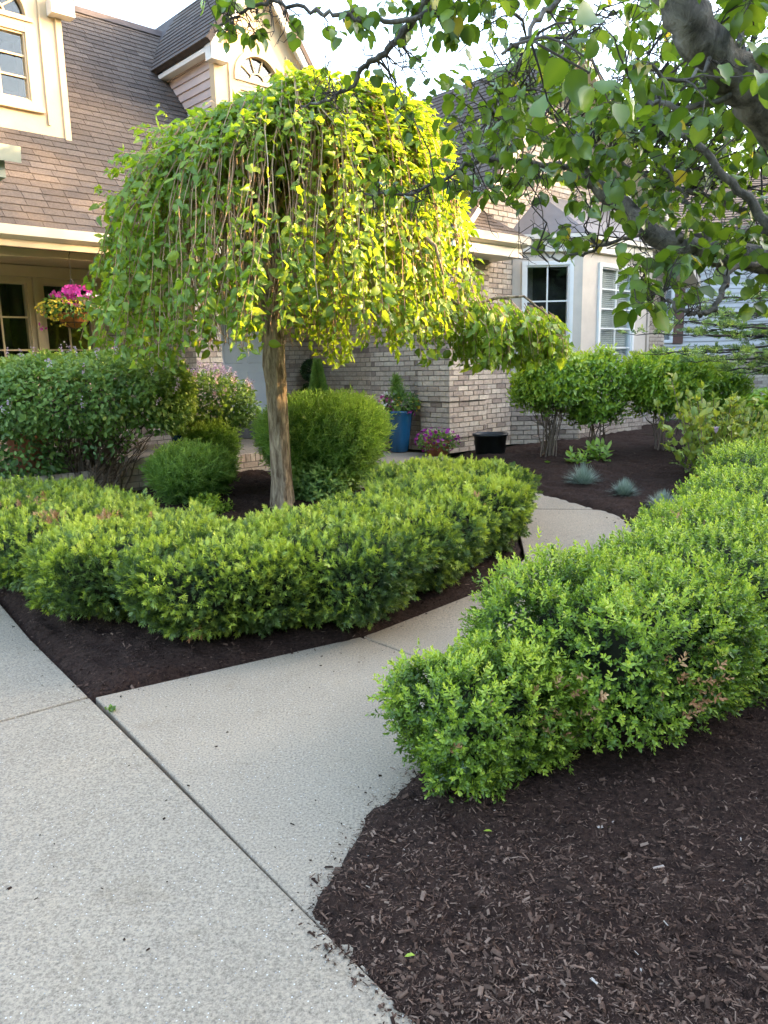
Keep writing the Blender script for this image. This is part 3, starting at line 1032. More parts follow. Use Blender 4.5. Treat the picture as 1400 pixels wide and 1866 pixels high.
# ---- right wing: pier, side wall, front wall, gable, bay base
WU, WK, EAVE, UA = 5.9, 1.02, 2.66, 2.36
APEX = EAVE + WK * (UA + .35)
WKR = (APEX - EAVE + .07) / (WU + .35 - UA)
def rake(u):
    return EAVE - .07 + (WK * (u + .35) if u < UA else WKR * (WU + .35 - u))
G = 0.012
core = MB()
core.box(0.03 + G, 0.73 - G, 0.03 + G, 0.5, 0, 0.2); core.box(G, 0.76 - G, G, 0.53 - G, 0.2, 0.68); core.box(-0.02 + G, 0.78 - G, -0.02 + G, 0.55 - G, 0.68, 2.6)
core.box(0.1 + G, 0.6, 0.5, 1.62, 0, 2.6); core.box(0.25 + G, 0.6, 1.6, 3.4, 0, 2.6)
core.box(0.6, WU - G, 0.1 + G, 7.5, 0, 2.6)
core.prism([(0.08, .1 + G, 2.6), (WU - G, .1 + G, 2.6), (WU - G, .1 + G, rake(WU) - .1), (UA, .1 + G, APEX - .25), (0.08, .1 + G, rake(.08) - .1)], (0, 0.25, 0))
wing = core.build('brick_wall', M['mortar'], house)
for (o, z0, z1, s) in ((0.03, 0, .2, 1), (0.0, .2, .68, 2), (-0.02, .68, 2.6, 3)):
    brick_face(wing, (o, o), (0.76 - o, o), z0, z1, seed=s, L0=0.006, L1=.0)
    brick_face(wing, (o, 0.53 - o), (o, o), z0, z1, seed=s + 10)
brick_face(wing, (0.1, 1.62), (0.1, 0.53), 0, 2.6, seed=21)
brick_face(wing, (0.25, 3.2), (0.25, 1.62), 0, 2.6, seed=22)
brick_face(wing, (0.1, 1.62), (0.25, 1.62), 0, 2.6, seed=23)
bay = [(1.43, .1), (2.13, -.58), (3.95, -.58), (4.63, .1)]
def front_skip(s, z):
    u = 0.1 + s
    if z > rake(u) - .16:
        return True
    if u < 0.78 and z < 2.6:
        return True
    if 1.43 < u < 4.63 and z < 2.75:
        return True
    return False
brick_face(wing, (0.1, .1), (WU, .1), 0, APEX, skip=front_skip, seed=31)
# bay base
bc = MB()
ib = [(1.43 + .02, .1), (2.13 + .005, -.58 + G), (3.95 - .005, -.58 + G), (4.63 - .02, .1)]
bc.prism([(x, y, 0) for x, y in ib], (0, 0, .745))
baybase = bc.build('brick_wall', M['mortar'], house)
for i in range(3):
    brick_face(baybase, bay[i], bay[i + 1], 0, .678, seed=41 + i)
# soldier course and a rowlock sill, both standing proud
for i in range(3):
    a, b = Vector(bay[i]), Vector(bay[i + 1])
    d = (b - a).normalized(); nn = Vector((d.y, -d.x))
    brick_face(baybase, a + nn * .012, b + nn * .012, .68, .85, seed=51 + i, h=.17, bl=.0677, running=False, dep=.03)
    brick_face(baybase, a + nn * .03, b + nn * .03, .85, .92, seed=55 + i, h=.07, bl=.0677, running=False, dep=.06)

# ---- bay window above the sill
BZ0, BZ1 = .92, 2.80
bm_ = MB()
for i in range(3):
    a, b = Vector(bay[i]), Vector(bay[i + 1])
    d = (b - a).normalized(); nn = Vector((d.y, -d.x)); Lb = (b - a).length
    m = .13 if i != 1 else .40
    o = (.03, Lb - .03)
    wz0, wz1 = 1.0, 2.54
    def P3(s, dep, z): q = a + d * s + nn * dep; return (q.x, q.y, z)
    def bx(s0, s1, d0, d1, z0, z1): bm_.prism([P3(s0, d0, z0), P3(s1, d0, z0), P3(s1, d1, z0), P3(s0, d1, z0)], (0, 0, z1 - z0))
    bx(0, m, -.12, -.004, BZ0, BZ1); bx(Lb - m, Lb, -.12, -.004, BZ0, BZ1)
    bx(m, Lb - m, -.12, -.004, BZ0, wz0); bx(m, Lb - m, -.12, -.004, wz1, BZ1)
bayw = bm_.build('bay_wall', M['taupe'], house)
tr = MB()
for i in range(3):
    a, b = Vector(bay[i]), Vector(bay[i + 1])
    d = (b - a).normalized(); nn = Vector((d.y, -d.x)); Lb = (b - a).length
    e = .02
    q = [a - d * e * 0 + nn * -.05, b + nn * -.05, b + nn * .05 + d * .02, a + nn * .05 - d * .02]
    tr.prism([(p.x, p.y, 2.66 + .003 * i) for p in q], (0, 0, .16))
    q = [a + nn * -.05, b + nn * -.05, b + nn * .11 + d * .045, a + nn * .11 - d * .045]
    tr.prism([(p.x, p.y, 2.823 + .003 * i) for p in q], (0, 0, .06))
tr.build('cornice', M['trim'], house)
# hipped roof of the bay
rf = MB()
b0 = [(1.43 - .10, .1, 2.89), (2.13 - .05, -.58 - .12, 2.89), (3.95 + .05, -.58 - .12, 2.89), (4.63 + .10, .1, 2.89)]
t0 = [(2.05, .095, 3.50), (4.01, .095, 3.50)]
V_ = b0 + t0 + [(1.33, .25, 2.89), (4.73, .25, 2.89)]
rf.add(V_, [(0, 1, 4), (1, 2, 5, 4), (2, 3, 5), (0, 3, 2, 1)])
rf.build('bay_roof', M['bay_roof'], house)

# ---- windows
def window(owner, p0, p1, z0, z1, cols, rows, frame, dep=0.0, fw=.055, bars=None, blind=False, room=.5, mw=.02):
    """framed window on the line p0->p1 (outside on the right hand): frame > muntin, pane; and the dim room behind"""
    p0, p1 = Vector(p0), Vector(p1)
    d = p1 - p0; L = d.length; d.normalize(); nn = Vector((d.y, -d.x))
    def P3(s, q, z):
        w_ = p0 + d * s + nn * (q + dep)
        return (w_.x, w_.y, z)
    def bx(mb, s0, s1, q0, q1, za, zb, tint=.5):
        mb.prism([P3(s0, q0, za), P3(s1, q0, za), P3(s1, q1, za), P3(s0, q1, za)], (0, 0, zb - za), tint)
    fr = MB()
    bx(fr, 0, fw, -.08, .03, z0, z1); bx(fr, L - fw, L, -.08, .03, z0, z1)
    bx(fr, fw, L - fw, -.08, .028, z0, z0 + fw); bx(fr, fw, L - fw, -.08, .028, z1 - fw, z1)
    i = fw + .022
    bx(fr, fw, i, -.08, .008, z0 + fw, z1 - fw); bx(fr, L - i, L - fw, -.08, .008, z0 + fw, z1 - fw)
    bx(fr, i, L - i, -.08, .007, z0 + fw, z0 + i); bx(fr, i, L - i, -.08, .007, z1 - i, z1 - fw)
    win = fr.build('window', frame, owner)
    a0, a1, h0, h1 = i, L - i, z0 + i, z1 - i
    for c in range(1, cols):
        mb = MB(); s = a0 + (a1 - a0) * c / cols
        bx(mb, s - mw / 2, s + mw / 2, -.02, -.002, h0, h1)
        mb.build('muntin', frame, win)
    for rr in range(1, rows):
        mb = MB(); z = h0 + (h1 - h0) * rr / rows
        bx(mb, a0, a1, -.019, -.003, z - mw / 2, z + mw / 2)
        mb.build('muntin', frame, win)
    for c in range(cols):
        for rr in range(rows):
            mb = MB()
            s0, s1 = a0 + (a1 - a0) * c / cols + .002, a0 + (a1 - a0) * (c + 1) / cols - .002
            za, zb = h0 + (h1 - h0) * rr / rows + .002, h0 + (h1 - h0) * (rr + 1) / rows - .002
            bx(mb, s0, s1, -.030, -.026, za, zb)
            mb.build('pane', M['glass'], win)
    rm = MB()
    bx(rm, -.02, L + .02, -room - .04, -room, z0 - .02, z1 + .02)
    bx(rm, -.04, 0, -room, -.09, z0 - .02, z1 + .02); bx(rm, L, L + .04, -room, -.09, z0 - .02, z1 + .02)
    bx(rm, 0, L, -room, -.09, z1, z1 + .03); bx(rm, 0, L, -room, -.09, z0 - .03, z0)
    rm.build('room', M['room'], win)
    if blind:
        mb = MB(); z = h0 + .01; k = 0
        while z < h1 - .02:
            A = P3(a0, -.050, z); B = P3(a1, -.050, z); C_ = P3(a1, -.062, z + .026); D = P3(a0, -.062, z + .026)
            mb.add([A, B, C_, D], [(0, 1, 2, 3)], random.uniform(.3, .8)); z += .028
        mb.build('blind', M['blind'], win)
    return win

def on(a, b, s0, s1):
    a, b = Vector(a), Vector(b); d = (b - a).normalized()
    return a + d * s0, a + d * s1
window(house, *on(bay[0], bay[1], .13, .846), 1.0, 2.54, 2, 3, M['white'], dep=0, room=.35)
window(house, *on(bay[1], bay[2], .40, 1.42), 1.0, 2.54, 2, 5, M['white'], dep=0, blind=True, room=.5)
window(house, *on(bay[2], bay[3], .13, .846), 1.0, 2.54, 2, 3, M['white'], dep=0, room=.35)

# ---- wing roof
SH_ALL = []
def shingle_plane(owner, o, du, dv, nu, nv, seed, ex=.112, wd=.25, skip=None, lift=0.012):
    """staggered shingle tabs on the plane o + s*du + t*dv (unit vectors along the eave and up the slope)"""
    r = random.Random(seed)
    o, du, dv = Vector(o), Vector(du).normalized(), Vector(dv).normalized()
    nn = du.cross(dv).normalized()
    if nn.z < 0:
        nn = -nn
    row = 0
    while row * ex < nv:
        s = -(row % 2) * wd * .5 - r.uniform(0, .1)
        rt = r.uniform(-.12, .12)
        while s < nu:
            wd_ = wd * r.uniform(.85, 1.15)
            a, b = max(s, 0) + .003, min(s + wd_, nu) - .003
            s += wd_
            if b - a < .05:
                continue
            t0_, t1_ = row * ex - .01, min(row * ex + ex + .03, nv)
            if skip and skip((a + b) / 2, (t0_ + t1_) / 2):
                continue
            c = o + du * ((a + b) / 2) + dv * ((t0_ + t1_) / 2)
            wp = hw(c.x, c.y, c.z)
            px, py, dp = proj(np.array(wp))
            wn3 = Vector((nn.x * _hc - nn.y * _hs, nn.x * _hs + nn.y * _hc, nn.z))
            face = wn3.dot((Vector((0, 0, CAM_H)) - wp).normalized())
            vis = face > .05 and dp > 0 and -10 < px < 330 and 0 < py < 430
            sc = float(face / max(dp, .1) ** 2) if vis else 0
            SH_ALL.append((sc, owner, c, du, dv, nn, b - a, t1_ - t0_, min(1, max(0, r.gauss(.5, .18) + rt)), lift))
        row += 1

def roof_deck(name, quad, thick=.06):
    mb = MB()
    q = [Vector(p) for p in quad]
    n = (q[1] - q[0]).cross(q[3] - q[0]).normalized()
    if n.z < 0:
        n = -n
    mb.prism(q, -n * thick)
    return mb.build(name, M['roof_deck'], house)

OV = .42
zr = APEX
e0 = EAVE - WK * .07
sl = math.sqrt(1 + WK * WK)
wr = roof_deck('wing_roof', [(-OV + .07, -.35, e0), (-OV + .07, 8, e0), (UA, 8, zr), (UA, -.35, zr)])
# keep the slope exact: from the eave line to the ridge
eu, ez = -OV + .07, e0
SLw = Vector((UA - eu, 0, zr - ez))
shingle_plane(wr, (eu, -.35, ez), (0, 1, 0), SLw, 8.3, SLw.length, 3)
wr2 = roof_deck('wing_roof', [(WU + OV - .07, -.35, e0), (WU + OV - .07, 8, e0), (UA, 8, zr), (UA, -.35, zr)])
# rake boards on the gable
rk = MB()
for sgn in (-1, 1):
    ue = eu if sgn < 0 else WU + OV - .07
    a = Vector((ue, -.352, ez - .07)); b = Vector((UA, -.352, zr - .07))
    rk.prism([a, b, b + Vector((0, 0, -.10)), a + Vector((0, 0, -.10))], (0, .04, 0))
    rk.prism([a + Vector((0, .04, -.08)), b + Vector((0, .04, -.08)), b + Vector((0, .04, -.11)), a + Vector((0, .04, -.11))], (0, .42, 0))
rk.build('rake_board', M['taupe'], house)
# eave return at the pier: little roof, fascia and gutter
rt = MB()
rt.box(-.36, .98, -.40, .09, 2.50, 2.60); rt.box(-.36, .98, -.40, -.02, 2.60, 2.64)
rt.build('eave_return', M['trim'], house)
gt = MB()
gt.prism([(-.44, -.40, 2.62), (-.44, -.50, 2.65), (-.44, -.52, 2.74), (-.44, -.40, 2.74)], (1.46, 0, 0))
gt.build('gutter', M['gutter'], house)
pr = roof_deck('eave_return_roof', [(-.42, -.47, 2.745), (1.0, -.47, 2.745), (.74, .09, 3.12), (-.42, .09, 3.12)], .03)
dvv = Vector((0, .56, .375))
shingle_plane(pr, (-.42, -.47, 2.747), (1, 0, 0), dvv, 1.40, dvv.length, 8, skip=lambda s, t: s > 1.36 - t * .36)
dn = MB()
dn.box(5.12, 5.19, .02, .085, .1, 2.62)
dn.build('downspout', M['taupe'], house)
gm = MB()
gm.prism([(-.36, 8, 2.56), (-.46, 8, 2.59), (-.48, 8, 2.70), (-.36, 8, 2.70)], (0, -8.3, 0))
gm.build('gutter', M['gutter'], house)

# ---- left section: porch, wall behind it, roof with two dormers
U0, EV = -9.0, 1.7
PW = 3.2
lw = MB()
lw.box(U0, -4.78, PW + G, PW + .2, 0, 2.75); lw.box(-3.18, -1.52, PW + G, PW + .2, 0, 2.75); lw.box(-.46, .3, PW + G, PW + .2, 0, 2.75)
lw.box(-4.78, -3.18, PW + G, PW + .2, 0, .55); lw.box(-4.78, -3.18, PW + G, PW + .2, 2.32, 2.75); lw.box(-1.52, -.46, PW + G, PW + .2, 2.52, 2.75)
pwall = lw.build('brick_wall', M['mortar'], house)
def pskip(s, z):
    u = U0 + s
    return (-4.80 < u < -3.16 and .55 < z < 2.34) or (-1.52 < u < -.46 and z < 2.54)
brick_face(pwall, (U0, PW), (.25, PW), 0, 2.72, skip=pskip, seed=61)
for (a, b) in ((-4.74, -3.98), (-3.92, -3.20)):
    window(house, (a, PW + .03), (b, PW + .03), .58, 2.30, 2, 4, M['cream'], fw=.06, room=.9)
wt = MB()
wt.box(-4.81, -4.75, PW - .05, PW + .1, .5, 2.3); wt.box(-3.19, -3.13, PW - .05, PW + .1, .5, 2.3); wt.box(-4.83, -3.11, PW - .06, PW + .1, 2.301, 2.43); wt.box(-3.975, -3.925, PW - .04, PW + .1, .58, 2.3)
wt.build('window_casing', M['cream'], house)
# front door: leaf with raised panels, frame, threshold, handle
df = MB()
df.box(-1.52, -1.43, PW - .05, PW + .12, .44, 2.45); df.box(-.55, -.46, PW - .05, PW + .12, .44, 2.45); df.box(-1.52, -.46, PW - .05, PW + .12, 2.451, 2.54)
df.build('door_frame', M['trim'], house)
dl = MB()
dl.box(-1.43, -.55, PW + .03, PW + .075, .47, 2.45)
door = dl.build('door', M['door'], house)
for (a, b) in ((-1.34, -1.03), (-.95, -.64)):
    for (z0, z1) in ((.56, 1.12), (1.24, 1.92), (2.03, 2.34)):
        pm = MB()
        pm.box(a, b, PW + .018, PW + .032, z0, z1)
        o = pm.build('panel', M['door'], door, bevel=.012)
hd = MB()
hd.tube([(-.62, PW + .03, 1.42), (-.62, PW - .03, 1.42)], .012, 8); hd.lathe((-.62, PW - .035, 1.40), [(.0, 0), (.028, .008), (.03, .03), (.02, .045), (0, .05)], 12)
hd.build('handle', M['wire'], door)
stp = MB()
stp.box(-1.9, -.3, 2.75, PW, .161, .30); stp.box(-1.56, -.42, 2.98, PW, .301, .44)
stp.build('door_step', M['slate_step'], house, bevel=.01)
# porch floor with a brick edge
pf_ = MB()
pf_.box(-7.5, .05, 1.10, PW, .0, .155)
porch = pf_.build('porch_floor', M['concrete'], house)
pc = MB()
pc.box(-7.5, .05, 1.02, 1.10, -.1, .15)
pcore = pc.build('porch_edge', M['mortar'], house)
brick_face(pcore, (-7.5, 1.01), (.05, 1.01), .068, .168, seed=71, h=.10, bl=.0677, running=False, dep=.07)
brick_face(pcore, (-7.5, 1.01), (.05, 1.01), -.07, .065, seed=72)
# brick post and arched beam
po = MB()
po.box(-2.62, -2.27, 1.78, 2.12, .155, 2.3)
post = po.build('porch_post', M['mortar'], house)
brick_face(post, (-2.63, 1.77), (-2.26, 1.77), .16, 2.3, seed=81); brick_face(post, (-2.26, 1.77), (-2.26, 2.13), .16, 2.3, seed=82); brick_face(post, (-2.63, 2.13), (-2.63, 1.77), .16, 2.3, seed=83)
ab = MB()
def arch_beam(u0, u1, zc, rise, ztop, v0, v1):
    n = 14
    low = [(u0 + (u1 - u0) * i / n, v0, zc + rise * (1 - (2 * i / n - 1) ** 2)) for i in range(n + 1)]
    for i in range(n):
        (ua, _, za), (ub, _, zb) = low[i], low[i + 1]
        ab.prism([(ua, v0, za), (ub, v0, zb), (ub, v0, ztop), (ua, v0, ztop)], (0, v1 - v0, 0))
arch_beam(-5.6, -2.26, 2.29, .07, 2.435, 1.86, 2.04)
arch_beam(-2.255, .1, 2.29, .07, 2.435, 1.86, 2.04)
arch_beam(-9.0, -5.605, 2.29, .07, 2.435, 1.86, 2.04)
ab.build('arched_beam', M['cream'], house)
so = MB()
so.box(U0, .25, EV + .02, PW + .1, 2.44, 2.50)
so.build('soffit', M['cream'], house)
fa = MB()
fa.box(U0, -.1, EV - .03, EV + .01, 2.42, 2.60)
fa.build('fascia', M['cream'], house)
gg = MB()
gg.prism([(U0, EV - .03, 2.49), (U0, EV - .12, 2.52), (U0, EV - .15, 2.61), (U0, EV - .03, 2.61)], (9.2 - .2, 0, 0))
gg.build('gutter', M['gutter'], house)
# main roof: 45 degrees from the eave to the ridge
RK = 1.1
RZ0, RV1 = 2.63, 5.0
RID = RZ0 + (RV1 - EV) * RK
mr = roof_deck('main_roof', [(U0, EV - .08, RZ0 - .088), (2.9, EV - .08, RZ0 - .088), (2.9, RV1, RID), (U0, RV1, RID)])
up = Vector((0, 1, RK))
D1, D2, DW = -4.22, -.79, .70
DV = 2.80
DB, DE = RZ0 + (DV - EV) * RK, 5.48
def in_dormer(s, t):
    u = U0 + s; v = EV - .08 + t / math.sqrt(1 + RK * RK)
    for c in (D1, D2):
        if abs(u - c) < DW - .03 and v > DV + .05 and v < DV + 1.35:
            return True
    return u > .35 and v < 2.6
shingle_plane(mr, (U0, EV - .08, RZ0 - .086), (1, 0, 0), up, 11.9, (RV1 - EV + .08) * math.sqrt(1 + RK * RK), 12, skip=in_dormer)
mb_ = roof_deck('main_roof', [(U0, RV1, RID), (2.9, RV1, RID), (2.9, RV1 + 4, RID - 4), (U0, RV1 + 4, RID - 4)])
rc = MB()
rc.prism([(U0, RV1 - .13, RID - .10), (U0, RV1, RID + .035), (U0, RV1 + .13, RID - .10), (U0, RV1, RID - .02)], (11.9, 0, 0))
rc.build('ridge_cap', M['roof_deck'], house)

def arch_pts(c, v, zb, a, b, n=16, t0=0.0, t1=math.pi):
    return [(c + a * math.cos(t0 + (t1 - t0) * i / n), v, zb + b * math.sin(t0 + (t1 - t0) * i / n)) for i in range(n + 1)]

def dormer(c):
    k = 1.4
    zt = DE + DW * k
    f = MB()
    WH, Z0, Z1, A0, AH = .36, 4.14, 4.95, 5.06, .34      # window half width, bottom, top; arch springing and height
    # front wall round the openings
    v0, v1 = DV, DV + .12
    def bx(u0, u1, z0, z1): f.box(c + u0, c + u1, v0, v1, z0, z1)
    bx(-DW, -WH, DB - .12, DE); bx(WH, DW, DB - .12, DE); bx(-WH, WH, DB - .12, Z0); bx(-WH, WH, Z1, A0)
    n = 16
    ap = arch_pts(c, v0, A0, WH, AH, n)
    for i in range(n):
        (xa, _, za), (xb, _, zb) = ap[i], ap[i + 1]
        top = lambda x: DE + .0
        f.prism([(xa, v0, za), (xb, v0, zb), (xb, v0, DE), (xa, v0, DE)], (0, .12, 0))
    f.prism([(c - DW, v0, DE), (c + DW, v0, DE), (c, v0, zt)], (0, .12, 0))
    d = f.build('dormer', M['cream'], house)
    # side walls: lapped boards of their own
    for sg in (-1, 1):
        z = DB
        while z < DE - .03:
            vend = EV + (z - RZ0) + .12
            vend = DV + .12 + max(0.05, (z + .11 - DB) / RK) + .02
            b = MB()
            x0 = c + sg * DW
            b.prism([(x0 - sg * .03, DV + .12, z), (x0 - sg * .001 + sg * .008, DV + .12, z), (x0 - sg * .012, DV + .12, z + .118), (x0 - sg * .03, DV + .12, z + .118)], (0, vend - DV - .12, 0), random.random())
            b.build('siding_board', M['siding_tan'], d)
            z += .115
    # corner strips and sill
    t = MB()
    t.box(c - DW - .02, c - DW + .05, DV - .02, DV + .1, DB - .1, DE); t.box(c + DW - .05, c + DW + .02, DV - .02, DV + .1, DB - .1, DE)
    t.box(c - WH - .07, c + WH + .07, DV - .05, DV, Z0 - .07, Z0 - .002)
    for s in (-1, 1):
        t.box(c + s * (WH + .12) - .012, c + s * (WH + .12) + .012, DV - .022, DV, DB + .12, DE)
    t.build('trim', M['cream'], d)
    # steep roof
    oh, fo = .13, .16
    for sg in (-1, 1):
        ue, ze = c + sg * (DW + oh), DE - oh * k
        q = [(ue, DV - fo, ze + .02), (c, DV - fo, zt + .02), (c, DV + 2.9, zt + .02), (ue, DV + 2.9, ze + .02)]
        rfm = MB()
        vv = [Vector(p) for p in q]
        nn = (vv[1] - vv[0]).cross(vv[3] - vv[0]).normalized()
        if nn.z < 0: nn = -nn
        rfm.prism(vv, nn * .07)
        dr = rfm.build('dormer_roof', M['roof_deck'], house)
        if sg < 0:
            up_ = Vector((c - ue, 0, zt - ze))
            shingle_plane(dr, Vector((ue, DV - fo, ze + .02)) + nn * .07, (0, 1, 0), up_, 1.9 + fo, up_.length, 33, skip=None)
    t = MB()
    for sg in (-1, 1):
        ue, ze = c + sg * (DW + oh), DE - oh * k
        a, b = Vector((ue, DV - fo + .01, ze + .015)), Vector((c, DV - fo + .01, zt + .015))
        t.prism([a, b, b + Vector((0, 0, -.2)), a + Vector((0, 0, -.14))], (0, .03, 0))
        t.prism([a, b, b + Vector((0, 0, -.04)), a + Vector((0, 0, -.04))], (0, fo, 0))
        # return of the eave at the foot of the rake
        t.box(min(ue, ue - sg * .26), max(ue, ue - sg * .26), DV - fo, DV, ze - .17, ze - .02)
        t.box(min(ue, ue - sg * .12), max(ue, ue - sg * .12), DV, DV + 1.3, ze - .06, ze + .0)
    t.build('rake_board', M['trim'], house)
    # the window below
    window(house, (c - WH, DV + .03), (c + WH, DV + .03), Z0, Z1, 2, 3, M['cream'], fw=.05, room=.5)
    # arched light with sunburst bars
    fr = MB()
    o_, i_ = arch_pts(c, DV - .02, A0, WH + .04, AH + .04, n), arch_pts(c, DV - .02, A0, WH - .035, AH - .035, n)
    for i in range(n):
        fr.prism([o_[i], o_[i + 1], i_[i + 1], i_[i]], (0, .09, 0))
    fr.box(c - WH - .04, c + WH + .04, DV - .021, DV + .07, A0 - .05, A0 - .001)
    aw = fr.build('arched_window', M['cream'], house)
    for i in range(1, 5):
        a = math.pi * i / 5
        mb = MB()
        p, q = Vector((c + .12 * math.cos(a), DV + .03, A0 + .11 * math.sin(a))), Vector((c + (WH - .04) * math.cos(a), DV + .03, A0 + (AH - .04) * math.sin(a)))
        d_ = (q - p); s_ = Vector((-d_.z, 0, d_.x)).normalized() * .009
        mb.prism([p - s_, q - s_, q + s_, p + s_], (0, .015, 0)); mb.build('muntin', M['cream'], aw)
    mb = MB()
    h1, h2 = arch_pts(c, DV + .028, A0, .125, .115, 10), arch_pts(c, DV + .028, A0, .105, .095, 10)
    for i in range(10):
        mb.prism([h1[i], h1[i + 1], h2[i + 1], h2[i]], (0, .015, 0))
    mb.build('muntin', M['cream'], aw)
    mb = MB()
    mb.prism(arch_pts(c, DV + .046, A0, WH - .03, AH - .03, n), (0, .004, 0)); mb.build('pane', M['glass'], aw)
    rm = MB(); rm.box(c - WH, c + WH, DV + .5, DV + .53, A0 - .02, A0 + AH + .1); rm.build('room', M['room'], aw)
dormer(D1)
dormer(D2)

# nearer wing at the far left of the view: only the corner of its eave shows
E0 = at(38, 285, 6.6)
nw = MB()
def inv(p):
    q = p - HOUSE
    return Vector((q.x * _hc + q.y * _hs, -q.x * _hs + q.y * _hc, q.z))
q = inv(E0)
nw.prism([(q.x - 3, q.y, q.z - .05), (q.x - 3, q.y - .02, q.z + .07), (q.x - 3, q.y + .10, q.z + .07), (q.x - 3, q.y + .08, q.z - .03)], (3, 0, 0))
nw.prism([(q.x - 3, q.y + .09, q.z - .16), (q.x - 3, q.y + .09, q.z + .05), (q.x - 3, q.y + 1.2, q.z + 1.1), (q.x - 3, q.y + 1.2, q.z - .16)], (2.9, 0, 0))
nw.build('side_eave', M['gutter_green'], house)

# ---- place the bricks: the 300 that show largest as single objects, the others joined per wall
BR_MESH = {}
def brick_mesh(tq, dep):
    k = (tq, dep)
    if k not in BR_MESH:
        mb = MB()
        e = .04
        # front face slightly pillowed: back rectangle and an inset front one
        x, z = .5, .5
        mb.add([(-x, dep, -z), (x, dep, -z), (x, dep, z), (-x, dep, z), (-x, .003, -z), (x, .003, -z), (x, .003, z), (-x, .003, z),
                (-x * .975, 0, -z * .93), (x * .975, 0, -z * .93), (x * .975, 0, z * .93), (-x * .975, 0, z * .93)],
               [(8, 9, 10, 11), (0, 4, 7, 3), (1, 2, 6, 5), (3, 7, 6, 2), (0, 1, 5, 4), (4, 5, 9, 8), (5, 6, 10, 9), (6, 7, 11, 10), (7, 4, 8, 11)], tq / 12)
        BR_MESH[k] = mb.mesh('brick', M['brick'])
    return BR_MESH[k]

ALL_BRICKS.sort(key=lambda b: -b[0])
rest = {}
for i, (sc, owner, c, ang, L, h, t, dep) in enumerate(ALL_BRICKS):
    if i < 300 and sc > 0:
        o = link('brick', brick_mesh(int(round(t * 12)), dep), owner, c)
        o.rotation_euler = (0, 0, ang)
        o.scale = (L, 1, h)
    else:
        mb = rest.setdefault(owner.name, (owner, MB()))[1]
        d = Vector((math.cos(ang), math.sin(ang), 0)); nn = Vector((-d.y, d.x, 0))
        c = Vector(c)
        x, z = L / 2, h / 2
        P8 = lambda sx, yy, sz: c + d * (sx * x) + nn * yy + Vector((0, 0, sz * z))
        mb.add([P8(-1, dep, -1), P8(1, dep, -1), P8(1, dep, 1), P8(-1, dep, 1), P8(-1, 0, -1), P8(1, 0, -1), P8(1, 0, 1), P8(-1, 0, 1)],
               [(4, 5, 6, 7), (0, 4, 7, 3), (1, 2, 6, 5), (3, 7, 6, 2), (0, 1, 5, 4)], t)
for k, (owner, mb) in rest.items():
    mb.build('brickwork', M['brick'], owner, kind='stuff')

SH_MESH = {}
def shingle_mesh(tq):
    if tq not in SH_MESH:
        mb = MB()
        mb.add([(-.5, -.5, 0), (.5, -.5, 0), (.5, .5, -.004), (-.5, .5, -.004), (-.5, -.5, .014), (.5, -.5, .014), (.5, .5, .001), (-.5, .5, .001)],
               [(4, 5, 6, 7), (0, 1, 5, 4), (1, 2, 6, 5), (3, 0, 4, 7)], tq / 12)
        SH_MESH[tq] = mb.mesh('shingle', M['shingle'])
    return SH_MESH[tq]
SH_ALL.sort(key=lambda b: -b[0])
rest = {}
for i, (sc, owner, c, du, dv, nn, w_, l_, t, lift) in enumerate(SH_ALL):
    x = du; y = nn.cross(du)
    if y.dot(dv) < 0:
        x = -du; y = nn.cross(x)
    if i < 300 and sc > 0:
        o = link('shingle', shingle_mesh(int(round(t * 12))), owner)
        m = Matrix((x, y, nn)).transposed().to_4x4()
        m.translation = c
        o.matrix_local = m @ Matrix.Diagonal((w_, l_, 1, 1))
    else:
        mb = rest.setdefault(owner.name, (owner, MB()))[1]
        x = x * (w_ / 2); y = y * (l_ / 2)
        mb.add([c - x - y, c + x - y, c + x + y - nn * .004, c - x + y - nn * .004, c - x - y + nn * .014, c + x - y + nn * .014, c + x + y + nn * .001, c - x + y + nn * .001],
               [(4, 5, 6, 7), (0, 1, 5, 4), (1, 2, 6, 5), (3, 0, 4, 7)], t)
for k, (owner, mb) in rest.items():
    mb.build('shingle_courses', M['shingle'], owner, kind='stuff')

# ---- grey sided wing beyond, at the right
h2o = Vector((5.2, 17.2, .30))
h2 = thing('house', 'grey sided house beyond the brick one, with brick base and shuttered window', 'house', h2o, R(-6))
b = MB(); b.box(0, 9, .02, 6, -.3, 1.25); b.box(-.0, 9, -.02, .3, 1.25, 1.32)
bw = b.build('brick_wall', M['brick'], h2)
mb = MB(); r_ = random.Random(4)
row, z = 0, -.2
while z < 1.24:
    s = -(row % 2) * .1
    while s < 9:
        mb.box(max(0, s), s + .192, 0, .03, z, z + .057, min(1, max(0, r_.gauss(.55, .2)))); s += .203
    z += .0677; row += 1
mb.build('brickwork', M['brick'], bw, kind='stuff')
b = MB(); b.box(0.02, 9, .06, 6, 1.32, 3.75)
sw = b.build('sided_wall', M['siding'], h2)
z = 1.32
while z < 3.72:
    for (s0, s1) in (((.05, .38), (1.42, 9)) if 1.55 < z < 3.1 else ((.05, 9),)):
        b = MB()
        b.prism([(s0, .06, z), (s0, .03, z), (s0, .05, z + .1), (s0, .06, z + .1)], (s1 - s0, 0, 0), random.random())
        b.build('siding_board', M['siding'], sw)
    z += .1
window(h2, (.62, .03), (1.20, .03), 1.6, 3.05, 3, 5, M['white'], fw=.04, room=.3, mw=.025)
b = MB(); b.box(1.21, 1.42, .01, .05, 1.58, 3.07); b.build('shutter', M['shutter'], h2)
b = MB(); b.box(.39, .61, .01, .05, 1.58, 3.07); b.build('shutter', M['shutter'], h2)
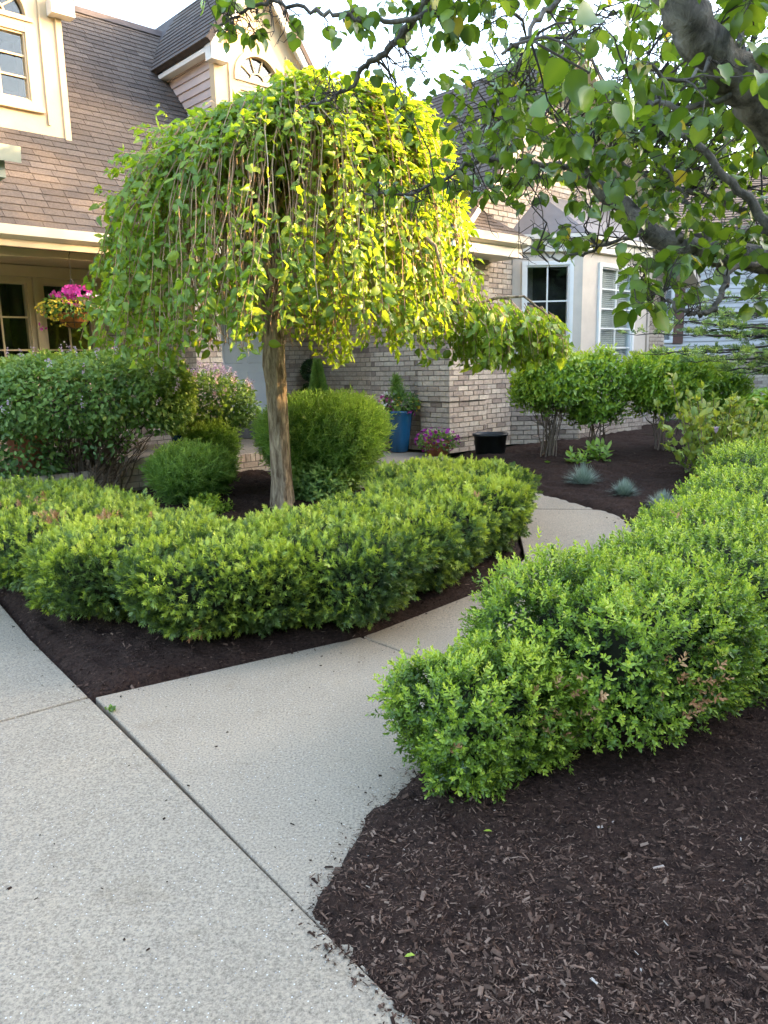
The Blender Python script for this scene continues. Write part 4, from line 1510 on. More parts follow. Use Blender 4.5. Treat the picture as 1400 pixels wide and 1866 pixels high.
b = MB(); b.box(-.3, 9, -.35, .1, 3.70, 3.76); b.box(-.3, 9, -.38, -.34, 3.62, 3.80); b.build('fascia', M['cream'], h2)
b = MB(); b.prism([(-.3, -.45, 3.78), (-.3, 3, 5.7), (-.3, 3, 5.62), (-.3, -.40, 3.70)], (9.3, 0, 0)); b.prism([(-.3, 3, 5.7), (-.3, 6.5, 3.8), (-.3, 6.4, 3.7), (-.3, 3, 5.62)], (9.3, 0, 0))
rr = b.build('roof', M['roof_deck'], h2)
mb = MB(); row = 0
while row * .15 < 3.9:
    s = -.3 - (row % 2) * .15
    dvn = Vector((0, 3.45, 1.92)).normalized(); nn = Vector((0, -dvn.z, dvn.y))
    while s < 9:
        c = Vector((s + .15, -.45, 3.79)) + dvn * (row * .15 + .08); x = Vector((.147, 0, 0)); y = dvn * .085
        mb.add([c - x - y + nn * .014, c + x - y + nn * .014, c + x + y, c - x + y, c - x - y, c + x - y], [(0, 1, 2, 3), (4, 5, 1, 0)], random.random()); s += .3
    row += 1
mb.build('shingle_courses', M['shingle'], rr, kind='stuff')

# ================================================================== HEDGES
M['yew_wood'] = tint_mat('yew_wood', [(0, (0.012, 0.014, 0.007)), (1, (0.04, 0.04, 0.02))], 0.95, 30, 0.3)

def hedge_plant(name, label, cat, group, blob, others, base, nspr, temps, mat, scale, bright, wood, hull_shrink=0.80, dry=(), droop=0.0, zmin=-1.0, nstem=12, shag=.12, gaps=.42, tuft=.026):
    root = thing(name, label, cat, base, 0, group)
    P, g = blob.sample(nspr, zmin)
    # thin places where old wood shows
    k = noise3(P, 26, blob.seed + 70) > -(1.15 - gaps)
    P, g = P[k], g[k]
    for o in others:
        k = ~o.inside(P, .93)
        P, g = P[k], g[k]
    gr = gz(P[:, 1])
    k = P[:, 2] > gr + 0.03
    P, g = P[k], g[k]
    n = len(P)
    depth = np.abs(rng.normal(0, .055, n)) * (rng.uniform(size=n) < .65)
    lumps = noise3(P, 9, blob.seed + 5)
    pos = P - g * depth[:, None] + g * (0.014 * lumps + tuft * noise3(P, 24, blob.seed + 44))[:, None] + rng.normal(0, .008, (n, 3))
    up = np.array([0, 0, 1.0])
    d = unit(g * (0.75 - .2 * np.abs(g[:, 2:3])) + up * np.where(g[:, 2:3] < .25, .35 - droop, .45) + rng.normal(0, .38, (n, 3)))
    # the sprig's z axis is its twig
    side = unit(np.cross(d, rng.normal(size=(n, 3))))
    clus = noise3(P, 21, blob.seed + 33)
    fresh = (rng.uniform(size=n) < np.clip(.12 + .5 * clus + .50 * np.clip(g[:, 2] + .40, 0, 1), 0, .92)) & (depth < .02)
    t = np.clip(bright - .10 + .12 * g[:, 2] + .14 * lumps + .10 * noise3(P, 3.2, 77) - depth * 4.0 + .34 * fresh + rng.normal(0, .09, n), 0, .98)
    s = scale * rng.uniform(.7, 1.25, n)
    long_ = (rng.uniform(size=n) < shag) & (g[:, 2] > -.2)
    pos += d * (long_ * rng.uniform(.2, .9, n) * s)[:, None]
    # sprigs carry their dry patches as pieces of their own
    dryk = np.zeros(n, bool)
    for (c, rad, frac) in dry:
        dryk |= (np.linalg.norm(pos - np.array(c), axis=1) < rad * 1.45) & (rng.uniform(size=n) < frac)
    k = ~dryk
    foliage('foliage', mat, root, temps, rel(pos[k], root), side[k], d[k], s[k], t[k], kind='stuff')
    if dryk.any():
        foliage('dry_sprigs', M['dry'], root, temps, rel(pos[dryk] + g[dryk] * .012, root), side[dryk], d[dryk], s[dryk], rng.uniform(0, 1, dryk.sum()), kind='stuff')
    Pi, gi = Blob(blob.c, blob.r * .86, blob.rz, blob.p, blob.amp, blob.f, blob.seed, blob.taper).sample(n // 7, zmin)
    m = len(Pi)
    di = unit(gi + rng.normal(0, .6, (m, 3)))
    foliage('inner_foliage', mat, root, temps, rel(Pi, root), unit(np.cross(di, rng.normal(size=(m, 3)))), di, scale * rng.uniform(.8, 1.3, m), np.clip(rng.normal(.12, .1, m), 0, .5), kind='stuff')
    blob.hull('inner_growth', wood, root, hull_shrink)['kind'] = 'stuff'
    tops = blob.c + blob.r * .55 * unit(rng.normal(size=(nstem, 3)))
    tops[:, 2] = blob.c[2] + blob.r[2] * rng.uniform(-.3, .4, nstem)
    stems(root, M['shrub_twig'], base, tops, .016, 5, 4, 'stem', .06, kind='stuff')
    return root

def gpt(x, y): return Vector((x, y, gzf(y)))

def surf(px, py, zabove, Y0=1.0):
    """where the sight line of a photograph position comes down to a height above the ground"""
    d = at(px, py, 1.0) - Vector((0, 0, CAM_H))
    t = Y0
    while t < 14 and CAM_H + d.z * t > gzf(t) + zabove:
        t += .01
    return (d.x * t, t, CAM_H + d.z * t)

# boxwoods on the right of the walk
BX = [  # x, y, rx, ry, height, turn, label, shoots
    (0.36, 2.68, .29, .25, .41, .55, 'smallest boxwood, at the near end of the clipped hedge beside the walk', 4700),
    (0.98, 3.08, .50, .42, .60, .70, 'tall boxwood second from the near end of the hedge, bare stems at its foot', 7400),
    (1.62, 3.66, .56, .48, .62, .75, 'clipped boxwood in the middle of the hedge at the right edge of the view', 8400),
    (2.14, 4.34, .56, .52, .63, .85, 'clipped boxwood with a pale browned patch on its top, beside the curve of the walk', 8600),
    (2.66, 5.10, .56, .54, .65, .95, 'clipped boxwood second from the far end of the hedge, before the magnolia', 6800),
    (3.18, 5.92, .58, .58, .66, .95, 'boxwood at the far end of the hedge, directly in front of the yellow-green magnolia', 5200)]
bx_blobs = []
for i, (x, y, rx, ry, h, rz, lab, n) in enumerate(BX):
    zc = gzf(y) + .04 + h * .5
    bx_blobs.append(Blob((x, y, zc), (rx, ry, h * .5), rz, 4.6 if i else 3.8, .075 if i else .13, 6.5, 20 + i, .06))
for i, (x, y, rx, ry, h, rz, lab, n) in enumerate(BX):
    dry = []
    if i == 3:
        dry = [(surf(1215, 965, .66), .16, .5)]
    if i == 0:
        dry = [(surf(850, 1335, .30), .10, .03), (surf(985, 1290, .30), .10, .07)]
    if i == 1:
        dry = [(surf(1010, 1300, .35), .18, .06), (surf(1250, 1240, .4), .1, .2)]
    bxr = hedge_plant('boxwood', lab, 'boxwood', 'boxwoods of the clipped hedge by the walk', bx_blobs[i], [b for j, b in enumerate(bx_blobs) if j != i],
                gpt(x, y) if i != 1 else gpt(.66, 2.72), n, SPRIG_BOX if i < 2 else SPRIG_BOX_FINE, M['box'], .056 if i < 3 else .060, .40 if i else .46, M['yew_wood'], .78 if i > 1 else .60, dry, zmin=-.55 if i == 1 else -.95, shag=.22, gaps=.58 if i > 1 else .7, tuft=.042)

# bare grey-brown stems at the gap between the two nearest plants
_b = bpy.data.objects['boxwood.001']
for (px, py, dx, h) in ((1012, 1418, .0, .24), (1030, 1412, .03, .22)):
    x, y, z = surf(px, py, .0)
    mb = MB()
    p0 = Vector((x, y, -.03))
    mb.tube([p - Vector(_b.location) for p in (p0, p0 + Vector((.003, .01, .08)), p0 + Vector((.012 + dx, .03, .16)), p0 + Vector((.03 + dx * 2, .07, h + .05)))], [.014, .012, .011, .008], 8)
    mb.tube([p - Vector(_b.location) for p in (p0 + Vector((.006, .012, .10)), p0 + Vector((-.02 + dx, .03, .17)), p0 + Vector((-.04 + dx * 3, .05, h)))], [.008, .007, .004], 6)
    mb.build('stem', M['shrub_twig'], _b, smooth=True)

# yews round the mulberry's bed
YW = [
    (-2.80, 5.78, .58, .60, .50, .7, 'yew at the far left end of the low hedge with an orange-brown dry patch', 3600),
    (-2.22, 5.27, .60, .56, .50, .7, 'yew second from the left end of the low hedge, two dry patches on its top', 3900),
    (-1.62, 4.78, .60, .56, .51, .4, 'yew left of the hedge corner with one browned tip on its top', 4400),
    (-.94, 4.48, .58, .57, .52, .1, 'yew at the near corner of the low hedge, hanging low over the mulch', 5000),
    (-0.37, 4.64, .58, .56, .53, -.3, 'yew right of the hedge corner, just in front of the mulberry trunk', 4500),
    (0.10, 5.14, .54, .50, .53, -.6, 'yew with a brown dry tuft on its right side, middle of the low hedge', 4200),
    (0.50, 5.72, .52, .54, .53, -.8, 'yew on the outer bend of the low hedge where the walk curves', 3700),
    (0.60, 6.52, .66, .54, .47, -.4, 'broad flat-topped yew at the far right end of the low hedge, nearest the brick pier', 4000)]
yw_blobs = []
for i, (x, y, rx, ry, h, rz, lab, n) in enumerate(YW):
    yw_blobs.append(Blob((x, y, gzf(y) + .05 + (h - .02) * .5), (rx, ry, (h - .02) * .5), rz, 3.8, .085, 7.5, 40 + i, .17))
dry_y = {0: [(surf(20, 945, .5), .13, .7), (surf(60, 930, .5), .08, .6), (surf(95, 962, .5), .05, .8)], 1: [(surf(92, 962, .5), .07, .6), (surf(203, 955, .5), .06, .8)], 2: [(surf(203, 955, .5), .07, .8), (surf(275, 965, .5), .04, .8)],
         3: [(surf(368, 1043, .42), .045, .8), (surf(205, 1077, .3), .045, .8), (surf(355, 1145, .15), .03, .8)], 4: [(surf(492, 962, .5), .04, .6)], 5: [(surf(757, 978, .4), .07, .9), (surf(725, 1055, .2), .04, .8)], 6: [(surf(865, 920, .5), .04, .6)]}
for i, (x, y, rx, ry, h, rz, lab, n) in enumerate(YW):
    hedge_plant('yew', lab, 'yew', 'yews of the low hedge round the bed', yw_blobs[i], [b for j, b in enumerate(yw_blobs) if j != i], gpt(x, y), int(n * 1.7),
                SPRIG_YEW, M['yew'], .060, .39, M['yew_wood'], .80, dry_y.get(i, ()), .18)

# ================================================================== SHRUBS
def shell_pts(blob, n, depth, zmin=-1.0, others=()):
    P, g = blob.sample(n, zmin)
    d = np.abs(rng.normal(0, depth, len(P)))
    return P - g * d[:, None], g, d

def leafy(root, blob, n, temps, mat, size, bright, depth=.07, zmin=-1.0, droop=.3, name='foliage', vary=.2, lumpf=7.0):
    P, g, d = shell_pts(blob, n, depth, zmin)
    n = len(P)
    y = unit(g * .5 + rng.normal(0, .55, (n, 3)) + np.array([0, 0, -droop]))
    z = unit(g * .8 + np.array([0, 0, .6]) + rng.normal(0, .35, (n, 3)))
    lum = noise3(P, lumpf, blob.seed + 9)
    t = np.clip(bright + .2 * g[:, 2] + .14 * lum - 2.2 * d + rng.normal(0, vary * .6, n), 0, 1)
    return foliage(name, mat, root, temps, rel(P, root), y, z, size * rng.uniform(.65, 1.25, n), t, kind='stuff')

def shoots(root, blob, n, temps, mat, size, bright, depth=.06, zmin=-1.0, upw=.5, name='foliage'):
    P, g, d = shell_pts(blob, n, depth, zmin)
    n = len(P)
    ax = unit(g * .8 + np.array([0, 0, upw]) + rng.normal(0, .33, (n, 3)))
    side = unit(np.cross(ax, rng.normal(size=(n, 3))))
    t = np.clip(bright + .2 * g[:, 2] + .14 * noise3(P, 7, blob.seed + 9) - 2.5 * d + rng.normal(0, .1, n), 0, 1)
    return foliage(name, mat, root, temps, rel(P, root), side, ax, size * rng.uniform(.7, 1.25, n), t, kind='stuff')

def sticks_to(root, blob, base, n, r0, mat, sub=2, spread=.1, low=-.5, name='stem', kind='stuff'):
    d = unit(rng.normal(size=(n, 3)))
    tops = blob.c + blob.r * d * rng.uniform(.45, .95, (n, 1))
    tops[:, 2] = np.maximum(tops[:, 2], blob.c[2] + low * blob.r[2])
    return stems(root, mat, base, tops, r0, 5, sub, name, spread, kind=kind)

# big dark lilac in front of the porch window
b_ = gpt(-3.22, 7.95)
lil = thing('lilac_shrub', 'large rounded dark green lilac on bare fanning stems before the porch window', 'lilac', b_, 0, 'lilacs by the porch')
bl = Blob((-3.02, 7.85, 1.28), (1.12, .78, .47), 0, 2.5, .11, 3.5, 61)
leafy(lil, bl, 15000, SMALL, M['lilac'], .056, .56, .09, -.75, .25)
bl2 = Blob((-3.78, 7.75, .75), (.62, .5, .42), 0, 2.3, .12, 4, 62)
leafy(lil, bl2, 3000, SMALL, M['lilac'], .060, .40, .10, -.9, .25)
bl3 = Blob((-2.78, 7.65, .88), (.28, .35, .25), 0, 2.3, .12, 4, 63)
leafy(lil, bl3, 300, SMALL, M['lilac'], .060, .40, .10, -.9, .25)
sticks_to(lil, bl, b_, 60, .013, M['shrub_twig'], 3, .16, -.6)
sticks_to(lil, Blob((-2.75, 7.8, .95), (.55, .55, .30), 0), b_ + Vector((.25, -.1, 0)), 46, .010, M['shrub_twig'], 4, .2, -.9)
def flower_heads(root, blob, n, mat, size, zmin, per=16, spread=.045, pred=None, name='blossom'):
    P, g = blob.sample(n * 4, zmin)
    if pred is not None:
        P, g = P[pred(P)], g[pred(P)]
    P, g = P[:n], g[:n]
    m = len(P)
    ax = unit(g * .5 + np.array([0, 0, 1]))
    q = np.repeat(P, per, 0) + np.repeat(ax, per, 0) * rng.uniform(0, spread * 2.6, (m * per, 1)) + rng.normal(0, spread * .33, (m * per, 3))
    yd = unit(rng.normal(size=q.shape)); zd = unit(rng.normal(size=q.shape) + np.array([0, -.6, .6]))
    return foliage(name, mat, root, FLOWER, rel(q, root), yd, zd, size * rng.uniform(.7, 1.2, len(q)), rng.uniform(0, 1, len(q)), kind='stuff')
flower_heads(lil, bl, 60, M['lilac_flower'], .020, -.2, 14, .035)

b_ = gpt(-1.98, 8.75)
lil2 = thing('lilac_shrub', 'smaller lilac with pale pink blossom on its top beside the front door', 'lilac', b_, 0, 'lilacs by the porch')
bl = Blob((-1.98, 8.7, 1.15), (.58, .45, .36), 0, 2.3, .12, 4.5, 65)
leafy(lil2, bl, 4200, SMALL, M['lilac'], .055, .50, .08, -.9, .25)
sticks_to(lil2, bl, b_, 26, .010, M['shrub_twig'], 3, .10, -.6)
flower_heads(lil2, bl, 120, M['lilac_flower'], .019, .15, 16, .036)

# fine-leaved rounded shrubs inside the bed
def fine_shrub(label, x, y, r, h, seed, n, size=.10, bright=.36, stemn=30, low=.45, group='fine-leaved shrubs in the tree bed', temps=SPRIG_THIN, mat=None, p=2.3):
    b = gpt(x, y)
    t = thing('spirea_shrub', label, 'shrub', b, 0, group)
    bl = Blob((x, y, b.z + h * (.5 + low * .1)), (r, r * .92, h * .5), 0, p, .09, 5.0, seed, .38)
    shoots(t, bl, n, temps, mat or M['spirea'], size, bright, .07, -1.0, .55)
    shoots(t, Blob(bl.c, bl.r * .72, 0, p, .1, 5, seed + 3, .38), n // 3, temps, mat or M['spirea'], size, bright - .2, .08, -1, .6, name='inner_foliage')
    sticks_to(t, bl, b, stemn, .006, M['shrub_twig'], 2, .12, -.3)
    return t
fine_shrub('large ball-shaped feathery green shrub right behind the mulberry trunk', -.60, 7.80,   .63, .90, 71, 6200, .13, .54, 60)
fine_shrub('small dome of fine green foliage at the left side of the tree bed', -1.88, 7.40, .40, .50, 72, 2600, .11, .48, 20)
fine_shrub('small upright feathery shrub behind the fine green dome, below the pink lilac', -1.86, 8.30, .27, .62, 73, 1500, .10, .46, 16)
t = thing('perennial', 'low dark green leafy plant at the foot of the large ball-shaped shrub', 'plant', gpt(-.72, 7.28))
bl = Blob((-.68, 7.30, gzf(7.3) + .17), (.26, .2, .20), 0, 2.2, .15, 7, 75)
shoots(t, bl, 700, SPRIG_BROAD, M['lilac'], .085, .45, .06, -1, .8)
sticks_to(t, bl, gpt(-.7, 7.3), 14, .004, M['shrub_twig'], 1, .1)
t = thing('perennial', 'tiny sprawling green plant at the left edge of the bed beside the yew hedge', 'plant', gpt(-1.62, 6.95))
bl = Blob((-1.62, 6.95, gzf(6.95) + .07), (.16, .12, .08), 0, 2.2, .15, 7, 76)
shoots(t, bl, 180, SPRIG_BROAD, M['euonymus'], .07, .4, .04, -1, .5)

# burning bushes before the bay
def bush(label, x, y, cz, r, rz_, seed, n, stems_n, tilt=(0, 0), group='burning bushes under the bay window'):
    b = gpt(x, y)
    t = thing('burning_bush', label, 'shrub', b, 0, group)
    bl = Blob((x + tilt[0], y + tilt[1], cz), (r, r * .8, rz_), 0, 2.4, .17, 4.6, seed)
    P, g, d = shell_pts(bl, n, .09, -1.0)
    m = len(P)
    # layered sprays: leaves hang along outward shoots
    ax = unit(g * np.array([1, 1, .35]) + np.array([0, 0, .12]) + rng.normal(0, .28, (m, 3)))
    side = unit(np.cross(ax, np.array([0, 0, 1.]) + rng.normal(0, .3, (m, 3))))
    lum = noise3(P, 6, seed + 9)
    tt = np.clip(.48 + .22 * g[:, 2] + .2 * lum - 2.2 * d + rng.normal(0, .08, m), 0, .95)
    foliage('foliage', M['euonymus'], t, SPRIG_BROAD, rel(P, t), side, ax, .098 * rng.uniform(.7, 1.25, m), tt, kind='stuff')
    sticks_to(t, bl, b, stems_n, .010, M['shrub_twig'], 4, .10, -.2)
    return t
bush('burning bush with fanning bare stems, leftmost of those before the bay window', 1.98, 9.15, 1.30, .40, .34, 81, 1050, 22, (.05, .1))
bush('burning bush with the lowest-hanging foliage, second from the brick pier', 2.62, 9.35, 1.22, .33, .42, 82, 950, 9, (-.03, .05))
bush('burning bush at the right end of the bay window', 3.45, 9.40, 1.25, .46, .38, 83, 1500, 9, (.08, .05))
bush('darker burning bush farthest right, before the grey sided house', 4.28, 9.9, 1.12, .38, .36, 84, 1100, 9)

# magnolia shrub with upright yellow-green leaves and a few flowers
b_ = gpt(3.45, 7.75)
mg = thing('magnolia_shrub', 'open yellow-green magnolia shrub with one pink flower behind the box hedge', 'magnolia', b_)
mbm = MB(); tips = []
for i in range(64):
    a = random.uniform(0, 6.28); rr = random.uniform(.1, .75) ** .8 * .95
    top = Vector((rr * math.cos(a) + .05, rr * math.sin(a) * .75, random.uniform(.55, .98) - rr * .22))
    if i % 9 == 0: top.z += .25
    b0 = Vector((random.uniform(-.08, .08), random.uniform(-.08, .08), -.03))
    m1 = b0.lerp(top, .55) + Vector((top.x, top.y, 0)) * .18 - Vector((0, 0, .06))
    mbm.tube([b0, m1, top], [.010, .007, .003], 5, random.random())
    for k in np.linspace(.35, 1, 9):
        p = (m1.lerp(top, (k - .55) / .45) if k > .55 else b0.lerp(m1, k / .55))
        tips.append((p, (top - m1).normalized(), k))
mbm.build('stem', M['shrub_twig'], mg, kind='stuff')
P = np.array([p for p, _, _ in tips]); ax = np.array([a for _, a, _ in tips]); kk = np.array([k for _, _, k in tips])
P = np.repeat(P, 3, 0); ax = np.repeat(ax, 3, 0); kk = np.repeat(kk, 3)
n = len(P)
yd = unit(ax * .9 + rng.normal(0, .65, (n, 3)) + np.array([0, 0, .25])); zd = unit(rng.normal(0, .5, (n, 3)) + np.array([0, -.3, 1]))
foliage('foliage', M['magnolia'], mg, LEAF, P + rng.normal(0, .012, (n, 3)), yd, zd, .092 * rng.uniform(.6, 1.25, n), np.clip(.2 + .45 * kk + rng.normal(0, .15, n), 0, 1), kind='stuff')
fp = at(1305, 790, 7.45)
fl = MB()
pet = []
for i in range(6):
    a = i * 1.05
    pet.append(place_T(T_small(.3, .15, -.1), np.zeros(3), np.array([math.cos(a) * .5, math.sin(a) * .5, .8]), np.array([-math.cos(a), -math.sin(a), .5]), .075))
Tm = join_T(pet)
o = link('flower', np_mesh('flower', Tm[0], [Tm[1], Tm[2]], M['lilac_flower'], np.full(len(Tm[0]), .4)), mg, fp - b_)

# leafy clumps at the far right
t = thing('hydrangea', 'broad-leaved bright green clump at the right edge behind the box hedge', 'plant', gpt(4.55, 8.75))
bl = Blob((4.55, 8.75, gzf(8.75) + .42), (.55, .5, .42), 0, 2.4, .12, 4, 91)
leafy(t, bl, 1500, LEAF, M['euonymus'], .13, .42, .08, -1, .35)
sticks_to(t, bl, gpt(4.55, 8.75), 20, .008, M['shrub_twig'], 1, .15)

# blue fescues
for (px, py, h, lab) in ((1063, 884, .24, 'largest blue-grey fescue tuft, the one nearest the bay window'), (1138, 905, .19, 'middle one of the three blue-grey fescue tufts on the mulch'), (1208, 928, .19, 'blue-grey fescue tuft nearest the box hedge')):
    x, y, z = surf(px, py, .03)
    f = thing('fescue_tuft', lab, 'grass tuft', (x, y, gzf(y) + .02), 0, 'blue fescues on the mulch')
    mb = MB()
    for i in range(700):
        a = random.uniform(0, 6.28); lean = random.uniform(0, 1) ** .9
        L = h * random.uniform(.7, 1.15)
        d = Vector((math.cos(a) * lean, math.sin(a) * lean, 1.15 - .75 * lean)).normalized()
        b0 = Vector((math.cos(a), math.sin(a), 0)) * random.uniform(0, .03)
        s_ = Vector((-math.sin(a), math.cos(a), 0)) * .0021
        m1 = b0 + d * L * .55; e1 = b0 + d * L + Vector((0, 0, -.10 * lean * L * 2))
        mb.add([b0 - s_, b0 + s_, m1 + s_, m1 - s_, e1], [(0, 1, 2, 3), (3, 2, 4)], random.uniform(0, 1))
    mb.build('blade', M['fescue'], f, kind='stuff')

for (x, y, h, lab) in ((2.24, 8.72, .16, 'small light green perennial left of its twin, beside the largest fescue'), (2.52, 8.95, .19, 'small light green perennial with upright shoots, right of its twin under the bay')):
    t = thing('perennial', lab, 'plant', gpt(x, y), 0, 'young perennials beside the fescues')
    n = 15
    a = rng.uniform(0, 6.28, n)
    P = np.c_[rng.normal(0, .05, (n, 2)), rng.uniform(.02, .08, n)]
    ax = unit(np.c_[np.cos(a) * .4, np.sin(a) * .4, np.ones(n)])
    foliage('foliage', M['spirea'], t, SPRIG_BROAD, P, unit(np.cross(ax, rng.normal(size=(n, 3)))), ax, h * rng.uniform(.6, 1, n), rng.uniform(.45, .8, n), kind='stuff')
for (x, y, lab) in ((1.92, 8.8, 'tiny green seedling left of the largest fescue on the mulch'),):
    t = thing('seedling', lab, 'plant', gpt(x, y))
    n = 8; a = rng.uniform(0, 6.28, n)
    foliage('leaf_tuft', M['spirea'], t, SMALL, np.c_[rng.normal(0, .02, (n, 2)), np.full(n, .06)], np.c_[np.cos(a), np.sin(a), np.full(n, .6)], np.tile([0, 0, 1.], (n, 1)), rng.uniform(.03, .06, n), rng.uniform(.4, .8, n), kind='stuff')

# ================================================================== POTS AND FLOWERS
def pot(name, label, cat, loc, prof, mat, soil_z, soil_r):
    t = thing(name, label, cat, loc)
    mb = MB(); mb.lathe((0, 0, 0), prof, 28)
    mb.build('pot_body', mat, t, smooth=True)
    if soil_r:
        mb = MB(); mb.lathe((0, 0, soil_z - .02), [(0, 0), (soil_r, 0), (soil_r, .02), (0, .03)], 20)
        mb.build('soil', M['soil'], t)
    return t

# tall blue glazed planter by the wing wall
pl = hw(-.22, .72)
pt = pot('planter', 'tall blue glazed planter full of flowers against the brick wall', 'planter', (pl.x, pl.y, .385),
         [(.11, 0), (.125, .02), (.16, .30), (.185, .50), (.20, .53), (.20, .56), (.175, .56), (.165, .5), (.02, .48)], M['blue_glaze'], .52, .17)
def bloom(root, n, mat, c, r, size, name='flower', per=1, tz=(-.5, .6)):
    d = unit(rng.normal(size=(n, 3)) + np.array([0, -.35, .35]))
    P = np.array(c) + np.array(r) * d
    return foliage(name, mat, root, FLOWER, P, unit(rng.normal(size=(n, 3))), unit(d + rng.normal(0, .3, (n, 3))), size * rng.uniform(.7, 1.2, n), rng.uniform(0, 1, n), kind='stuff')
def clump(root, n, mat, c, r, size, bright=.4, temps=None, name='foliage'):
    d = unit(rng.normal(size=(n, 3))) * rng.uniform(.3, 1, (n, 1)) ** .5
    P = np.array(c) + np.array(r) * d
    return foliage(name, mat, root, temps or SMALL, P, unit(d + rng.normal(0, .5, (n, 3))), unit(rng.normal(0, .5, (n, 3)) + np.array([0, -.2, 1])), size * rng.uniform(.7, 1.2, n), np.clip(rng.normal(bright, .2, n), 0, 1), kind='stuff')
clump(pt, 520, M['lilac'], (.03, -.02, .66), (.24, .2, .15), .06, .35)
clump(pt, 90, M['spirea'], (-.05, -.1, .56), (.08, .06, .06), .07, .8, name='lime_foliage')
clump(pt, 60, M['pale_petal'], (-.14, -.05, .70), (.14, .1, .12), .05, .9, LEAF, 'variegated_leaf')
n = 260
P = np.c_[rng.normal(0, .035, (n, 2)), rng.uniform(.62, .98, n)]
P[:, :2] *= ((1.06 - P[:, 2]) * 3.6)[:, None]
foliage('feathery_plume', M['spirea'], pt, SPRIG_THIN, P + np.array([-.02, 0, 0]), unit(rng.normal(size=(n, 3))), unit(np.c_[P[:, :2] * 4, np.ones(n)]), rng.uniform(.07, .11, n), rng.uniform(.35, .7, n), kind='stuff')
bloom(pt, 16, M['magenta'], (-.18, -.08, .70), (.07, .05, .06), .065)
bloom(pt, 7, M['magenta'], (-.12, -.14, .58), (.06, .03, .05), .05, 'flower')
bloom(pt, 9, M['yellow'], (-.03, -.14, .68), (.06, .04, .05), .055, 'flower')
bloom(pt, 12, M['yellow'], (.22, -.06, .64), (.05, .05, .09), .055, 'flower')
bloom(pt, 8, M['purple'], (.15, -.14, .52), (.06, .04, .04), .06, 'flower')

# purple petunias at its foot
pp_ = hw(-.12, .12)
pe = pot('petunia_pot', 'low pot of purple petunias at the foot of the brick pier', 'flower pot', (pp_.x, pp_.y - .1, .385), [(.13, 0), (.17, .16), (.18, .18), (.16, .18), (.15, .14), (.02, .12)], M['terracotta'], .16, .14)
clump(pe, 620, M['lilac'], (0, 0, .18), (.28, .24, .13), .045, .4)
bloom(pe, 95, M['purple'], (0, 0, .19), (.29, .25, .16), .055)
bloom(pe, 6, M['yellow'], (-.1, -.12, .22), (.06, .05, .06), .03, 'flower')

# black tub
tb = pot('tub', 'empty black plastic tub standing on the mulch at the brick wall', 'tub', (1.36, 9.62, .395),
         [(.165, 0), (.185, .02), (.205, .25), (.222, .255), (.222, .285), (.208, .285), (.196, .25), (.178, .05), (.02, .045)], M['black_plastic'], 0, 0)

# hanging basket under the beam
hb_p = at(138, 598, 8.55)
hb = thing('hanging_basket', 'hanging coir basket of pink and yellow flowers under the porch beam', 'hanging basket', hb_p)
mb = MB(); mb.lathe((0, 0, 0), [(.03, 0), (.09, .015), (.14, .055), (.165, .11), (.172, .16), (.155, .16), (.14, .1), (.02, .06)], 24)
mb.build('coir_liner', M['coir'], hb, smooth=True)
mb = MB()
for k in range(10):
    a = k * .628
    mb.tube([(r * math.cos(a), r * math.sin(a), z) for r, z in ((.03, -.006), (.095, .009), (.147, .05), (.172, .11), (.18, .165))], .0035, 5)
for r, z in ((.18, .165), (.15, .055)):
    mb.tube([(r * math.cos(a), r * math.sin(a), z) for a in np.linspace(0, 6.283, 25)], .004, 5)
mb.build('wire_frame', M['wire'], hb)
top = 2.80 + .0 - hb_p.z
mb = MB()
for k in range(3):
    a = k * 2.1 + .3
    mb.tube([(.175 * math.cos(a), .175 * math.sin(a), .165), (0, 0, .52)], .0025, 4)
mb.tube([(0, 0, .52), (0, 0, top - .02)], .003, 5)
mb.tube([(0, 0, top - .03), (.015, 0, top), (0, 0, top + .03)], .004, 5)
mb.build('hanger', M['wire'], hb)
clump(hb, 750, M['spirea'], (0, 0, .22), (.36, .30, .13), .045, .45)
bloom(hb, 60, M['magenta'], (.06, -.05, .34), (.17, .14, .09), .075)
bloom(hb, 12, M['magenta'], (-.14, -.08, .33), (.06, .05, .04), .06, 'flower')
bloom(hb, 34, M['pale_petal'], (.22, -.06, .25), (.12, .12, .10), .055, 'flower')
bloom(hb, 150, M['yellow'], (-.06, -.06, .20), (.32, .26, .10), .035, 'flower')
bloom(hb, 26, M['yellow'], (-.12, -.14, .08), (.09, .06, .07), .035, 'flower')
bloom(hb, 6, M['magenta'], (-.33, -.06, .02), (.03, .03, .06), .04, 'flower')

# conifer and flowers in a planter by the door, a dark clipped ball behind
p = hw(-.30, 2.35, .16)
dp = pot('planter', 'planter by the front door with a bright green pointed conifer and pink flowers', 'planter', p, [(.12, 0), (.16, .2), (.18, .34), (.16, .34), (.15, .3), (.02, .28)], M['terracotta'], .31, .15)
n = 1500
zz = rng.uniform(.32, 1.05, n); a = rng.uniform(0, 6.28, n)
rr = (1.08 - zz) / .76 * .17 * rng.uniform(.75, 1.05, n)
P = np.c_[rr * np.cos(a), rr * np.sin(a), zz]
foliage('conifer_foliage', M['spirea'], dp, SPRIG_YEW, P, unit(np.c_[-np.sin(a), np.cos(a), np.zeros(n)]), unit(np.c_[np.cos(a) * .5, np.sin(a) * .5, np.ones(n)]), rng.uniform(.07, .11, n), rng.uniform(.3, .7, n), kind='stuff')
bloom(dp, 16, M['magenta'], (.18, -.12, .36), (.08, .06, .05), .06)
p = hw(.02, 2.9, .16)
